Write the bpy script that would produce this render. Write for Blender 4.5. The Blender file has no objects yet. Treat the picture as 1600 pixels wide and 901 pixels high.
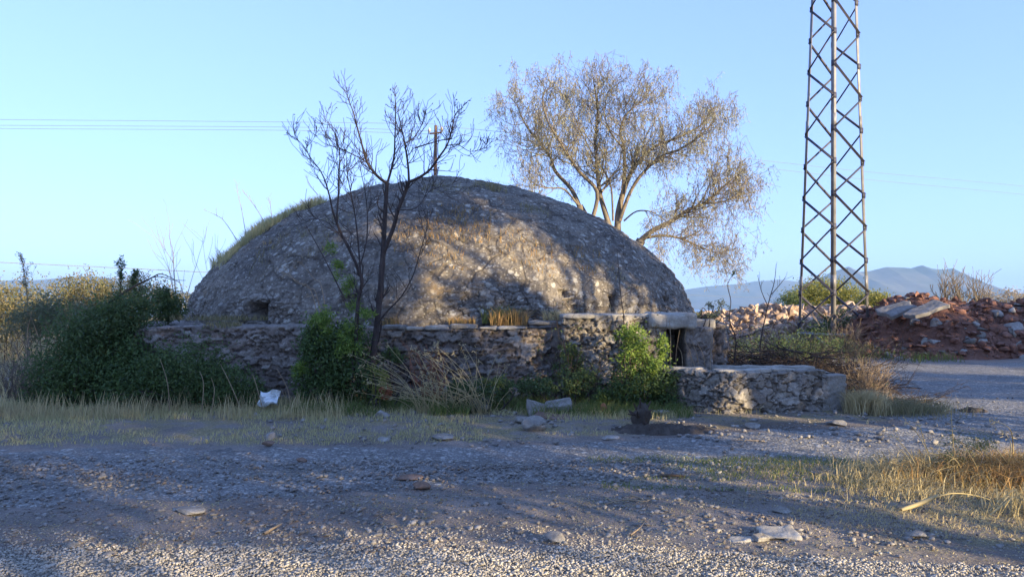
import bpy, math, random
import numpy as np
from mathutils import Vector
R = math.radians
rnd = random.Random(7)
rng = np.random.default_rng(7)
sc = bpy.context.scene
COL = sc.collection

# ------------------------------------------------------------------ camera, sky, sun, exposure
CAMZ = 1.6
PITCH = 1.56
cam = bpy.data.cameras.new('camera'); cam.lens = 26; cam.sensor_width = 36
cam.clip_start = 0.05; cam.clip_end = 60000
co = bpy.data.objects.new('camera', cam); COL.objects.link(co)
co.location = (0, 0, CAMZ); co.rotation_euler = (R(90 + PITCH), 0, 0)
sc.camera = co

SUN_AZ = 50.0      # degrees to the right of straight behind the camera
SUN_EL = 12.0
S = np.array([math.sin(R(SUN_AZ)) * math.cos(R(SUN_EL)), -math.cos(R(SUN_AZ)) * math.cos(R(SUN_EL)), math.sin(R(SUN_EL))])
w = bpy.data.worlds.new("World"); sc.world = w; w.use_nodes = True
nt = w.node_tree
sky = nt.nodes.new('ShaderNodeTexSky'); sky.sky_type = 'NISHITA'; sky.sun_disc = False
sky.sun_elevation = R(SUN_EL); sky.sun_rotation = R(180 - SUN_AZ)
sky.air_density = 0.7; sky.dust_density = 0.0; sky.ozone_density = 3.0
gm = nt.nodes.new('ShaderNodeGamma'); gm.inputs[1].default_value = 0.50; nt.links.new(sky.outputs[0], gm.inputs[0])
mx = nt.nodes.new('ShaderNodeMix'); mx.data_type = 'RGBA'; mx.blend_type = 'MULTIPLY'; mx.inputs[0].default_value = 1
mx.inputs[7].default_value = (1.12, 1.30, 1.96, 1); nt.links.new(gm.outputs[0], mx.inputs[6]); nt.links.new(mx.outputs[2], nt.nodes['Background'].inputs[0])
nt.nodes['Background'].inputs[1].default_value = 0.15
sl = bpy.data.lights.new('sun', 'SUN'); sl.energy = 4.4; sl.angle = R(0.5); sl.color = (1.0, 0.81, 0.50)
so = bpy.data.objects.new('sun', sl); COL.objects.link(so)
so.rotation_euler = Vector(S).to_track_quat('Z', 'Y').to_euler()
sc.view_settings.view_transform = 'Standard'; sc.view_settings.look = 'None'
sc.view_settings.gamma = 1; sc.view_settings.use_curve_mapping = False
sc.view_settings.exposure = 1.62
HAZE = 0.9e-4
sc.cycles.use_denoising = True
sc.cycles.max_bounces = 6; sc.cycles.transparent_max_bounces = 8
sc.cycles.volume_bounces = 0

# ------------------------------------------------------------------ measuring: a pixel of the 1600x901 photo at depth Y
F = 1600 * 26 / 36
cp, sp = math.cos(R(PITCH)), math.sin(R(PITCH))
def P(px, py, Y):
    u = (px - 800) / F; v = (450.5 - py) / F
    d = (u, cp - v * sp, sp + v * cp)
    k = Y / d[1]
    return np.array([u * k, Y, CAMZ + d[2] * k])

# ------------------------------------------------------------------ numpy noise
def _h(ix, iy, iz, s=0):
    n = (ix.astype(np.int64) * 73856093) ^ (iy.astype(np.int64) * 19349663) ^ (iz.astype(np.int64) * 83492791) ^ (s * 2654435761)
    n = (n ^ (n >> 13)) * 1274126177 & 0x7fffffff
    n = (n ^ (n >> 16)) * 668265263 & 0x7fffffff
    return ((n ^ (n >> 15)) & 0xffffff) / float(0xffffff)
def vnoise(p, s=0):
    i = np.floor(p).astype(np.int64); f = p - i; f = f * f * (3 - 2 * f)
    r = 0
    for dx in (0, 1):
        for dy in (0, 1):
            for dz in (0, 1):
                wgt = (f[:, 0] if dx else 1 - f[:, 0]) * (f[:, 1] if dy else 1 - f[:, 1]) * (f[:, 2] if dz else 1 - f[:, 2])
                r = r + wgt * _h(i[:, 0] + dx, i[:, 1] + dy, i[:, 2] + dz, s)
    return r * 2 - 1
def fbm(p, octv=4, s=0, gain=.5):
    a = 1; r = 0; t = 0
    for k in range(octv):
        r = r + a * vnoise(p * 2 ** k + 17.3 * k, s + k); t += a; a *= gain
    return r / t
def pt(x, y, z=None):
    x = np.asarray(x, float); y = np.asarray(y, float)
    z = np.zeros_like(x) if z is None else np.asarray(z, float)
    return np.stack([x, y, z], -1)
def worley2(x, y, s=0, jit=.9):
    ix = np.floor(x).astype(np.int64); iy = np.floor(y).astype(np.int64)
    f1 = np.full(x.shape, 9.); f2 = np.full(x.shape, 9.); cid = np.zeros(x.shape)
    for dx in (-1, 0, 1):
        for dy in (-1, 0, 1):
            cx = ix + dx; cy = iy + dy; z = np.zeros_like(cx)
            qx = cx + .5 + jit * (_h(cx, cy, z, s + 1) - .5); qy = cy + .5 + jit * (_h(cx, cy, z, s + 2) - .5)
            d = np.hypot(x - qx, y - qy)
            nearer = d < f1
            f2 = np.where(nearer, f1, np.minimum(f2, d))
            cid = np.where(nearer, _h(cx, cy, z, s + 3), cid)
            f1 = np.where(nearer, d, f1)
    return f1, f2, cid
def sstep(a, b, x):
    t = np.clip((x - a) / (b - a), 0, 1); return t * t * (3 - 2 * t)

# ------------------------------------------------------------------ mesh + object helpers
def mesh_np(name, V, Fc, mat, smooth=False, attrs=None):
    """V (n,3); Fc: array (m,k) or list of such arrays"""
    if not isinstance(Fc, (list, tuple)): Fc = [Fc]
    me = bpy.data.meshes.new(name)
    V = np.asarray(V, np.float32)
    me.vertices.add(len(V)); me.vertices.foreach_set('co', V.ravel())
    li = np.concatenate([f.ravel() for f in Fc]).astype(np.int32)
    sizes = np.concatenate([np.full(len(f), f.shape[1], np.int32) for f in Fc])
    starts = np.concatenate([[0], np.cumsum(sizes)[:-1]]).astype(np.int32)
    me.loops.add(len(li)); me.loops.foreach_set('vertex_index', li)
    me.polygons.add(len(sizes)); me.polygons.foreach_set('loop_start', starts)
    if smooth: me.polygons.foreach_set('use_smooth', np.ones(len(sizes), bool))
    me.update(calc_edges=True)
    if attrs:
        for k, a in attrs.items():
            at = me.attributes.new(k, 'FLOAT', 'POINT'); at.data.foreach_set('value', np.asarray(a, np.float32).ravel())
    me.materials.append(mat)
    return me
def link(name, me, parent=None):
    o = bpy.data.objects.new(name, me); COL.objects.link(o)
    if parent is not None: o.parent = parent
    return o
def tag(o, label=None, cat=None, group=None, kind=None):
    if label: o['label'] = label
    if cat: o['category'] = cat
    if group: o['group'] = group
    if kind: o['kind'] = kind
    return o
def empty(name, loc=(0, 0, 0), label=None, cat=None, group=None):
    o = bpy.data.objects.new(name, None); COL.objects.link(o); o.location = loc; o.empty_display_size = .2
    return tag(o, label, cat, group)
def rel(V, root):
    return np.asarray(V) - np.array(root.location)
def grid_faces(nu, nv, wrap=False):
    i = np.arange(nu if wrap else nu - 1)[:, None]; j = np.arange(nv - 1)[None]
    a = i * nv + j; b = ((i + 1) % nu) * nv + j
    return np.stack([a, b, b + 1, a + 1], -1).reshape(-1, 4)
class Bag:
    """collects pieces to one mesh"""
    def __init__(s): s.V = []; s.F = {}; s.n = 0
    def add(s, V, Fc):
        V = np.asarray(V, float)
        if not isinstance(Fc, (list, tuple)): Fc = [Fc]
        for f in Fc: s.F.setdefault(f.shape[1], []).append(f + s.n)
        s.V.append(V); s.n += len(V)
    def mesh(s, name, mat, smooth=False, root=None):
        V = np.concatenate(s.V)
        if root is not None: V = rel(V, root)
        return mesh_np(name, V, [np.concatenate(x) for x in s.F.values()], mat, smooth)
    def obj(s, name, mat, parent=None, smooth=False):
        return link(name, s.mesh(name, mat, smooth, parent), parent)

def tube(pts, rad, sides=6):
    pts = np.asarray(pts, float); n = len(pts); rad = np.broadcast_to(np.asarray(rad, float), (n,))
    t = np.gradient(pts, axis=0); t /= np.linalg.norm(t, axis=1)[:, None] + 1e-9
    ref = np.array([0, 0, 1.]) if abs(t[:, 2]).mean() < .8 else np.array([1., 0, 0])
    a = np.cross(t, ref); a /= np.linalg.norm(a, axis=1)[:, None] + 1e-9
    b = np.cross(t, a)
    ang = np.arange(sides) * 2 * math.pi / sides
    V = pts[:, None] + rad[:, None, None] * (np.cos(ang)[None, :, None] * a[:, None] + np.sin(ang)[None, :, None] * b[:, None])
    V = V.reshape(-1, 3)
    i = np.arange(n - 1)[:, None] * sides; j = np.arange(sides)[None]; j2 = (j + 1) % sides
    Fq = np.stack([i + j, i + j2, i + sides + j2, i + sides + j], -1).reshape(-1, 4)
    return V, Fq
def smooth_path(pts, m=4):
    pts = np.asarray(pts, float); n = len(pts)
    if n < 3: return np.linspace(pts[0], pts[-1], m + 1)
    out = []
    for i in range(n - 1):
        p0 = pts[max(i - 1, 0)]; p1 = pts[i]; p2 = pts[i + 1]; p3 = pts[min(i + 2, n - 1)]
        for k in range(m):
            t = k / m
            out.append(.5 * (2 * p1 + (p2 - p0) * t + (2 * p0 - 5 * p1 + 4 * p2 - p3) * t * t + (3 * p1 - p0 - 3 * p2 + p3) * t ** 3))
    out.append(pts[-1]); return np.array(out)
def box(lo, hi):
    x0, y0, z0 = lo; x1, y1, z1 = hi
    V = np.array([(x0, y0, z0), (x1, y0, z0), (x1, y1, z0), (x0, y1, z0), (x0, y0, z1), (x1, y0, z1), (x1, y1, z1), (x0, y1, z1)], float)
    return V, np.array([(0, 3, 2, 1), (4, 5, 6, 7), (0, 1, 5, 4), (1, 2, 6, 5), (2, 3, 7, 6), (3, 0, 4, 7)])
def bar(p, q, w_, h_, up=(0, 0, 1)):
    p = np.asarray(p, float); q = np.asarray(q, float); d = q - p; L = np.linalg.norm(d); d /= L
    s = np.cross(d, up); s /= np.linalg.norm(s) + 1e-9; u = np.cross(s, d)
    c = [(-w_ / 2, -h_ / 2), (w_ / 2, -h_ / 2), (w_ / 2, h_ / 2), (-w_ / 2, h_ / 2)]
    V = [p + s * a + u * b for a, b in c] + [q + s * a + u * b for a, b in c]
    return np.array(V), np.array([(0, 3, 2, 1), (4, 5, 6, 7), (0, 1, 5, 4), (1, 2, 6, 5), (2, 3, 7, 6), (3, 0, 4, 7)])
import bmesh
_ico = {}
def ico(sub):
    if sub not in _ico:
        bm = bmesh.new(); bmesh.ops.create_icosphere(bm, subdivisions=sub, radius=1)
        V = np.array([v.co[:] for v in bm.verts]); Fc = np.array([[v.index for v in f.verts] for f in bm.faces]); bm.free()
        _ico[sub] = (V, Fc)
    return _ico[sub]
def rock(size, seed, sub=3, cuts=9, rough=.05):
    """a broken stone: a ball cut by planes, size = (sx,sy,sz) half extents"""
    V, Fc = ico(sub); V = V.copy(); r = np.random.default_rng(seed)
    for k in range(cuts):
        n = r.normal(size=3); n /= np.linalg.norm(n); d = r.uniform(.45, .8)
        e = V @ n - d; V -= np.where(e > 0, e, 0)[:, None] * n
    V += V * (fbm(V * 2.5 + seed, 3, seed) * rough * 2)[:, None]
    return V * np.array(size), Fc
def rotz(V, a):
    c, s_ = math.cos(a), math.sin(a); V = np.asarray(V)
    return np.stack([V[:, 0] * c - V[:, 1] * s_, V[:, 0] * s_ + V[:, 1] * c, V[:, 2]], -1)
def rotx(V, a):
    c, s_ = math.cos(a), math.sin(a)
    return np.stack([V[:, 0], V[:, 1] * c - V[:, 2] * s_, V[:, 1] * s_ + V[:, 2] * c], -1)
def roty(V, a):
    c, s_ = math.cos(a), math.sin(a)
    return np.stack([V[:, 0] * c + V[:, 2] * s_, V[:, 1], -V[:, 0] * s_ + V[:, 2] * c], -1)

# ------------------------------------------------------------------ materials
def new_mat(name):
    m = bpy.data.materials.new(name); m.use_nodes = True; nt = m.node_tree
    bs = nt.nodes['Principled BSDF']; bs.inputs['Roughness'].default_value = .9
    bs.inputs['Specular IOR Level'].default_value = .25
    return m, nt, bs
def N(nt, t, **kw):
    n = nt.nodes.new(t)
    for k, v in kw.items():
        if k in ('i',):
            for kk, vv in v.items(): n.inputs[kk].default_value = vv
        else: setattr(n, k, v)
    return n
def noise(nt, scale, detail=4, rough=.6, co=None, stretch=None):
    n = N(nt, 'ShaderNodeTexNoise', i={'Scale': scale, 'Detail': detail, 'Roughness': rough})
    if co is not None: nt.links.new(co, n.inputs['Vector'])
    return n.outputs['Fac']
def voro(nt, scale, co, feature='F1', rand=1):
    n = N(nt, 'ShaderNodeTexVoronoi', feature=feature, i={'Scale': scale, 'Randomness': rand})
    nt.links.new(co, n.inputs['Vector']); return n
def ramp(nt, src, stops, interp='LINEAR'):
    r = N(nt, 'ShaderNodeValToRGB'); cr = r.color_ramp; cr.interpolation = interp
    while len(cr.elements) > 1: cr.elements.remove(cr.elements[-1])
    for k, (p_, c) in enumerate(stops):
        e = cr.elements[0] if k == 0 else cr.elements.new(p_)
        e.position = p_
        e.color = (c, c, c, 1) if isinstance(c, (int, float)) else (*c, 1)
    nt.links.new(src, r.inputs[0]); return r.outputs[0]
def mix(nt, fac, a, b, mode='MIX'):
    n = N(nt, 'ShaderNodeMix', data_type='RGBA', blend_type=mode)
    for s_, v in ((0, fac), (6, a), (7, b)):
        if isinstance(v, (int, float)): n.inputs[s_].default_value = v
        elif isinstance(v, tuple): n.inputs[s_].default_value = (*v, 1)
        else: nt.links.new(v, n.inputs[s_])
    return n.outputs[2]
def mth(nt, op, a, b=None, clamp=False):
    n = N(nt, 'ShaderNodeMath', operation=op, use_clamp=clamp)
    for s_, v in ((0, a), (1, b)):
        if v is None: continue
        if isinstance(v, (int, float)): n.inputs[s_].default_value = v
        else: nt.links.new(v, n.inputs[s_])
    return n.outputs[0]
def objco(nt): return N(nt, 'ShaderNodeTexCoord').outputs['Object']
def wpos(nt): return N(nt, 'ShaderNodeNewGeometry').outputs['Position']
def bump(nt, bs, h, dist=.02, strength=1.):
    b = N(nt, 'ShaderNodeBump', i={'Distance': dist, 'Strength': strength})
    nt.links.new(h, b.inputs['Height']); nt.links.new(b.outputs[0], bs.inputs['Normal'])
def attr(nt, name): return N(nt, 'ShaderNodeAttribute', attribute_name=name).outputs['Fac']
def island(nt): return N(nt, 'ShaderNodeNewGeometry').outputs['Random Per Island']

def mat_leaf(name, cols, trans=.35, rough=.6):
    m, nt, bs = new_mat(name)
    n = len(cols); r = ramp(nt, island(nt), [(i / max(n - 1, 1), c) for i, c in enumerate(cols)])
    patch = noise(nt, 1.7, 3, co=wpos(nt)); c = mix(nt, mth(nt, 'MULTIPLY', patch, .5), r, mix(nt, .35, r, cols[0]))
    nt.links.new(c, bs.inputs['Base Color']); bs.inputs['Roughness'].default_value = rough
    if trans:
        tr = N(nt, 'ShaderNodeBsdfTranslucent'); nt.links.new(c, tr.inputs[0])
        ms = N(nt, 'ShaderNodeMixShader'); ms.inputs[0].default_value = trans
        nt.links.new(bs.outputs[0], ms.inputs[1]); nt.links.new(tr.outputs[0], ms.inputs[2])
        nt.links.new(ms.outputs[0], nt.nodes['Material Output'].inputs[0])
    return m
def mat_bark(name, a, b, sc_=6):
    m, nt, bs = new_mat(name); c = objco(nt)
    mp = N(nt, 'ShaderNodeMapping'); mp.inputs['Scale'].default_value = (1, 1, .25); nt.links.new(c, mp.inputs[0])
    n1 = noise(nt, sc_ * 3, 5, .7, mp.outputs[0])
    nt.links.new(ramp(nt, n1, [(.35, a), (.65, b)]), bs.inputs['Base Color']); bump(nt, bs, n1, .01); return m
def mat_stone(name, a, b, c3, scale=3., bdist=.015, lichen=.0, per_island=True):
    m, nt, bs = new_mat(name); c = objco(nt)
    n1 = noise(nt, scale, 6, .65, c); n2 = noise(nt, scale * 9, 5, .7, c)
    col = ramp(nt, n1, [(.32, a), (.52, b), (.68, c3)])
    if per_island:
        col = mix(nt, 1., col, ramp(nt, island(nt), [(0, .72), (.5, 1.), (1, 1.15)]), 'MULTIPLY')
    col = mix(nt, 1., col, ramp(nt, n2, [(.3, .75), (.7, 1.15)]), 'MULTIPLY')
    if lichen:
        l = noise(nt, scale * 4, 3, .6, c); col = mix(nt, ramp(nt, l, [(.62, 0.), (.68, lichen)]), col, (.55, .54, .5))
    nt.links.new(col, bs.inputs['Base Color'])
    bump(nt, bs, mth(nt, 'ADD', n1, n2), bdist); return m

# masonry: colour per stone from the modelled relief
def mat_masonry(name, cols, mortar, plaster, plaster_amt):
    m, nt, bs = new_mat(name); c = objco(nt)
    cell = attr(nt, 'cell'); edge = attr(nt, 'edge'); pl = attr(nt, 'plaster')
    n = len(cols); col = ramp(nt, cell, [(i / (n - 1), k) for i, k in enumerate(cols)])
    n1 = noise(nt, 9, 6, .7, c); n2 = noise(nt, 45, 4, .7, c); n3 = noise(nt, 1.3, 4, .6, c)
    col = mix(nt, 1., col, ramp(nt, n1, [(.3, .62), (.5, .95), (.7, 1.25)]), 'MULTIPLY')
    col = mix(nt, ramp(nt, edge, [(0, 1.), (1, 0.)]), col, mortar)
    col = mix(nt, pl, col, plaster)
    col = mix(nt, 1., col, ramp(nt, n3, [(.3, .62), (.5, .95), (.7, 1.1)]), 'MULTIPLY')
    col = mix(nt, 1., col, ramp(nt, n2, [(.3, .7), (.7, 1.25)]), 'MULTIPLY')
    nt.links.new(col, bs.inputs['Base Color'])
    bump(nt, bs, mth(nt, 'ADD', n1, mth(nt, 'MULTIPLY', n2, .5)), .02); return m
M = {}
M['masonry'] = mat_masonry('rubble_masonry', [(.16, .13, .115), (.27, .23, .20), (.22, .17, .14), (.36, .32, .28), (.19, .16, .145)], (.11, .088, .072), (.25, .215, .185), 1)
M['trough'] = mat_masonry('trough_masonry', [(.19, .165, .14), (.31, .275, .23), (.24, .21, .18), (.38, .345, .30), (.21, .18, .155)], (.085, .068, .055), (.28, .255, .225), 1)
M['cement'] = mat_stone('cement_slab', (.26, .235, .205), (.36, .33, .285), (.43, .40, .355), 3, .01, .3, False)
M['rock'] = mat_stone('field_stone', (.16, .14, .12), (.24, .22, .195), (.33, .31, .28), 6, .01, .3)
M['brownrock'] = mat_stone('brown_stone', (.13, .085, .06), (.20, .13, .095), (.26, .19, .15), 6, .01)
M['slab'] = mat_stone('concrete_rubble_slab', (.20, .185, .17), (.28, .26, .24), (.36, .335, .31), 2, .01, .2)
M['redsoil'] = mat_stone('red_earth', (.15, .07, .048), (.22, .105, .07), (.30, .16, .115), 2.2, .08, 0, False)
M['palerubble'] = mat_stone('pale_rubble', (.30, .20, .14), (.45, .33, .25), (.6, .5, .4), 5, .02)
M['redclod'] = mat_stone('red_clod', (.16, .075, .052), (.24, .12, .085), (.33, .20, .155), 5, .02)
M['darksoil'] = mat_stone('dark_soil', (.06, .045, .035), (.10, .08, .065), (.15, .12, .1), 8, .03, 0, False)
M['pebble'] = mat_stone('pebble', (.30, .27, .22), (.43, .39, .33), (.56, .51, .44), 9, .002)
nt_ = M['pebble'].node_tree
M['greypebble'] = mat_stone('grey_pebble', (.16, .145, .13), (.25, .23, .21), (.38, .355, .33), 9, .002)
M['clod'] = mat_stone('earth_clod', (.13, .105, .09), (.20, .165, .14), (.27, .225, .19), 9, .002)
M['bark'] = mat_bark('dark_bark', (.035, .027, .026), (.085, .066, .058))
M['barkpale'] = mat_bark('pale_bark', (.22, .17, .12), (.36, .29, .21))
M['eucbark'] = mat_bark('eucalyptus_bark', (.12, .095, .07), (.25, .205, .15), 2)
M['twigdry'] = mat_bark('dry_twig', (.24, .17, .11), (.40, .30, .19))
M['twigdark'] = mat_bark('charred_twig', (.045, .033, .026), (.11, .08, .06))
M['leafdark'] = mat_leaf('dark_leaf', [(.05, .085, .03), (.085, .14, .04), (.12, .165, .055), (.075, .12, .055)])
M['leafmid'] = mat_leaf('mid_leaf', [(.07, .11, .04), (.10, .15, .05), (.13, .16, .06), (.08, .12, .06)])
M['leafbright'] = mat_leaf('bright_leaf', [(.13, .22, .045), (.22, .31, .06), (.27, .34, .08), (.10, .16, .04)], .45)
M['leafgrey'] = mat_leaf('grey_green_leaf', [(.12, .14, .085), (.17, .18, .10), (.22, .22, .12), (.14, .16, .10)])
M['leafolive'] = mat_leaf('olive_leaf', [(.12, .13, .06), (.17, .165, .075), (.27, .21, .11), (.15, .15, .08)])
M['leafyellow'] = mat_leaf('yellowing_leaf', [(.20, .22, .06), (.30, .28, .07), (.16, .19, .05), (.38, .32, .10)], .4)
M['leafred'] = mat_leaf('reddish_leaf', [(.30, .10, .05), (.38, .16, .08)], .3)
M['leafeuc'] = mat_leaf('dry_hanging_leaf', [(.24, .23, .14), (.36, .33, .21), (.30, .29, .16), (.44, .40, .27), (.26, .23, .16)], .3)
M['leafrust'] = mat_leaf('rusty_hanging_leaf', [(.30, .24, .15), (.40, .31, .20), (.27, .22, .14)], .3)
M['straw'] = mat_leaf('straw', [(.44, .35, .17), (.57, .46, .24), (.52, .43, .24), (.36, .28, .15), (.62, .53, .31)], .3)
M['strawdull'] = mat_leaf('dull_straw', [(.26, .21, .11), (.36, .30, .16), (.30, .26, .13), (.22, .19, .10), (.17, .17, .07)], .3)
M['strawpale'] = mat_leaf('pale_straw', [(.44, .38, .18), (.58, .50, .25), (.52, .45, .23), (.34, .33, .15), (.64, .56, .31)], .3)
M['orangegrass'] = mat_leaf('orange_dry_grass', [(.38, .22, .09), (.46, .29, .12), (.33, .22, .08), (.25, .2, .08)], .3)
M['greengrass'] = mat_leaf('green_grass', [(.10, .15, .04), (.15, .19, .05), (.20, .20, .07)], .35)
M['brush'] = mat_leaf('dead_brush', [(.10, .075, .06), (.16, .12, .095), (.21, .165, .13), (.13, .10, .08)], .1)

# dome plaster
def mat_dome():
    m, nt, bs = new_mat('weathered_dome_plaster'); c = objco(nt)
    big = noise(nt, .45, 5, .6, c); mid = noise(nt, 2.2, 6, .65, c); fine = noise(nt, 14, 6, .75, c); vf = noise(nt, 60, 3, .7, c)
    expo = attr(nt, 'rubble')
    col = ramp(nt, mid, [(.30, (.095, .08, .066)), (.45, (.16, .137, .112)), (.56, (.215, .187, .155)), (.70, (.285, .25, .205))])
    col = mix(nt, ramp(nt, big, [(.50, 0.), (.64, .75)]), col, (.105, .095, .088))                       # dark weathering crust
    st = ramp(nt, attr(nt, 'cell'), [(0, (.115, .095, .078)), (.4, (.25, .22, .19)), (.7, (.17, .145, .12)), (1, (.35, .32, .285))])
    st = mix(nt, ramp(nt, attr(nt, 'edge'), [(0, 1.), (.6, 0.)]), st, (.09, .072, .06))
    col = mix(nt, expo, col, st)
    col = mix(nt, 1., col, ramp(nt, fine, [(.30, .48), (.5, .95), (.68, 1.4)]), 'MULTIPLY')
    # pale lichen blotches and small spots
    wv = N(nt, 'ShaderNodeMix', data_type='VECTOR'); 
    vo = voro(nt, 4.2, c); d = mth(nt, 'ADD', vo.outputs['Distance'], mth(nt, 'MULTIPLY', mth(nt, 'SUBTRACT', fine, .5), .9))
    spots = ramp(nt, d, [(.20, 1.), (.27, 0.)])
    msk = ramp(nt, noise(nt, .9, 4, .6, c), [(.40, .15), (.54, 1.)])
    col = mix(nt, mth(nt, 'MULTIPLY', mth(nt, 'MULTIPLY', spots, msk), .8), col, (.50, .47, .41))
    vo2 = voro(nt, 13, c); d2 = mth(nt, 'ADD', vo2.outputs['Distance'], mth(nt, 'MULTIPLY', mth(nt, 'SUBTRACT', vf, .5), .8))
    col = mix(nt, mth(nt, 'MULTIPLY', ramp(nt, d2, [(.20, 1.), (.27, 0.)]), .6), col, (.46, .43, .37))
    # ochre lichen / dry moss
    col = mix(nt, mth(nt, 'MULTIPLY', ramp(nt, noise(nt, 1.6, 5, .7, c), [(.60, 0.), (.70, .6)]), attr(nt, 'ochre')), col, (.34, .22, .09))
    # cracks
    cr = voro(nt, 1.7, c, 'DISTANCE_TO_EDGE'); nd = mth(nt, 'ADD', cr.outputs['Distance'], mth(nt, 'MULTIPLY', mth(nt, 'SUBTRACT', mid, .5), .25))
    crack = ramp(nt, nd, [(.0, 1.), (.035, 0.)])
    col = mix(nt, mth(nt, 'MULTIPLY', crack, .55), col, (.07, .055, .045))
    nt.links.new(col, bs.inputs['Base Color'])
    h = mth(nt, 'ADD', mth(nt, 'MULTIPLY', mid, 1.2), mth(nt, 'ADD', fine, mth(nt, 'SUBTRACT', mth(nt, 'MULTIPLY', vf, .3), mth(nt, 'MULTIPLY', crack, .6))))
    bump(nt, bs, h, .035); return m
M['dome'] = mat_dome()

def mat_ground():
    m, nt, bs = new_mat('dry_earth'); c = wpos(nt)
    n1 = noise(nt, .8, 6, .65, c); n2 = noise(nt, 7, 6, .7, c); n3 = noise(nt, 45, 5, .75, c)
    earth = ramp(nt, n1, [(.35, (.175, .148, .13)), (.5, (.24, .205, .18)), (.65, (.30, .26, .23))])
    straw = ramp(nt, n3, [(.3, (.17, .14, .075)), (.55, (.30, .25, .13)), (.75, (.40, .33, .18))])
    g = mth(nt, 'MULTIPLY', attr(nt, 'grass'), ramp(nt, noise(nt, 2.2, 6, .7, c), [(.44, .05), (.56, .9)]))
    col = mix(nt, g, earth, straw)
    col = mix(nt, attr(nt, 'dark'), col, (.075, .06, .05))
    col = mix(nt, attr(nt, 'far'), col, ramp(nt, noise(nt, .05, 5, .6, c), [(.4, (.10, .11, .05)), (.6, (.25, .20, .11))]))
    col = mix(nt, 1., col, ramp(nt, n3, [(.3, .55), (.5, .95), (.7, 1.4)]), 'MULTIPLY')
    vo = voro(nt, 26, c); peb = ramp(nt, vo.outputs['Distance'], [(.2, 1.), (.38, 0.)])
    pick = ramp(nt, N(nt, 'ShaderNodeSeparateColor').outputs[0], [(.0, 0.), (1., 1.)])
    sep = [n for n in nt.nodes if n.bl_idname == 'ShaderNodeSeparateColor'][0]; nt.links.new(vo.outputs['Color'], sep.inputs[0])
    sel = ramp(nt, sep.outputs[0], [(.70, 0.), (.74, 1.)])
    col = mix(nt, mth(nt, 'MULTIPLY', mth(nt, 'MULTIPLY', peb, sel), .7), col, (.38, .35, .31))
    nt.links.new(col, bs.inputs['Base Color'])
    bump(nt, bs, mth(nt, 'ADD', mth(nt, 'MULTIPLY', n2, 1.), mth(nt, 'ADD', mth(nt, 'MULTIPLY', n3, .6), mth(nt, 'MULTIPLY', mth(nt, 'MULTIPLY', peb, sel), .5))), .035)
    return m
M['ground'] = mat_ground()
def mat_gravel(name, a, b, c3, sc_=30):
    m, nt, bs = new_mat(name); c = wpos(nt)
    vo = voro(nt, sc_, c); vb = voro(nt, sc_ * .32, c); n1 = noise(nt, 1.1, 5, .6, c); n2 = noise(nt, 9, 5, .7, c); n3 = noise(nt, 80, 3, .7, c)
    sep = N(nt, 'ShaderNodeSeparateColor'); nt.links.new(vo.outputs['Color'], sep.inputs[0])
    sep2 = N(nt, 'ShaderNodeSeparateColor'); nt.links.new(vb.outputs['Color'], sep2.inputs[0])
    st = ramp(nt, sep.outputs[0], [(0, a), (.6, b), (1, c3)])
    col = mix(nt, ramp(nt, vo.outputs['Distance'], [(.25, 0.), (.55, .8)]), st, tuple(x * .55 for x in a))
    col = mix(nt, mth(nt, 'MULTIPLY', ramp(nt, vb.outputs['Distance'], [(.25, 1.), (.38, 0.)]), ramp(nt, sep2.outputs[0], [(.6, 0.), (.66, .85)])), col, c3)
    col = mix(nt, 1., col, ramp(nt, n1, [(.33, .72), (.5, 1.), (.68, 1.12)]), 'MULTIPLY')
    col = mix(nt, 1., col, ramp(nt, n2, [(.3, .75), (.65, 1.15)]), 'MULTIPLY')
    nt.links.new(col, bs.inputs['Base Color'])
    h = mth(nt, 'ADD', mth(nt, 'MULTIPLY', vo.outputs['Distance'], -.5), mth(nt, 'ADD', n2, mth(nt, 'ADD', mth(nt, 'MULTIPLY', n3, .2), mth(nt, 'MULTIPLY', vb.outputs['Distance'], -.7))))
    bump(nt, bs, h, .02); return m
M['road'] = mat_gravel('road_gravel', (.22, .21, .20), (.30, .29, .275), (.42, .405, .38), 34)
M['path'] = mat_gravel('path_gravel', (.26, .235, .20), (.42, .385, .33), (.56, .52, .45), 36)
def mat_mount(name, a, b):
    m, nt, bs = new_mat(name); c = objco(nt)
    n1 = noise(nt, .002, 8, .6, c)
    nt.links.new(ramp(nt, n1, [(.4, a), (.62, b)]), bs.inputs['Base Color']); bs.inputs['Roughness'].default_value = 1; return m
M['mount'] = mat_mount('mountain_slope', (.06, .075, .05), (.14, .13, .10))
m, nt_, bs = new_mat('sea_water'); bs.inputs['Base Color'].default_value = (.02, .07, .12, 1); bs.inputs['Roughness'].default_value = .25
bs.inputs['Specular IOR Level'].default_value = .5; bump(nt_, bs, noise(nt_, .15, 6, .7, wpos(nt_)), .8); M['sea'] = m
def mat_metal(name, a, b, rough=.5, metal=.5):
    m, nt, bs = new_mat(name); c = objco(nt); n1 = noise(nt, 1.2, 6, .7, c); n2 = noise(nt, 18, 4, .7, c)
    nt.links.new(mix(nt, ramp(nt, n2, [(.60, 0.), (.72, .5)]), ramp(nt, n1, [(.35, a), (.65, b)]), (.16, .085, .05)), bs.inputs['Base Color'])
    bs.inputs['Metallic'].default_value = metal; bs.inputs['Roughness'].default_value = rough; return m
M['galv'] = mat_metal('galvanised_steel', (.17, .165, .17), (.30, .29, .28), .55, .35)
M['darksteel'] = mat_metal('dark_steel', (.045, .045, .065), (.10, .095, .11), .6, .2)  # pylon braces and joint plates: a darker tone than the legs
M['wire'] = mat_metal('wire', (.16, .16, .17), (.22, .22, .23), .6, .3)
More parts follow.
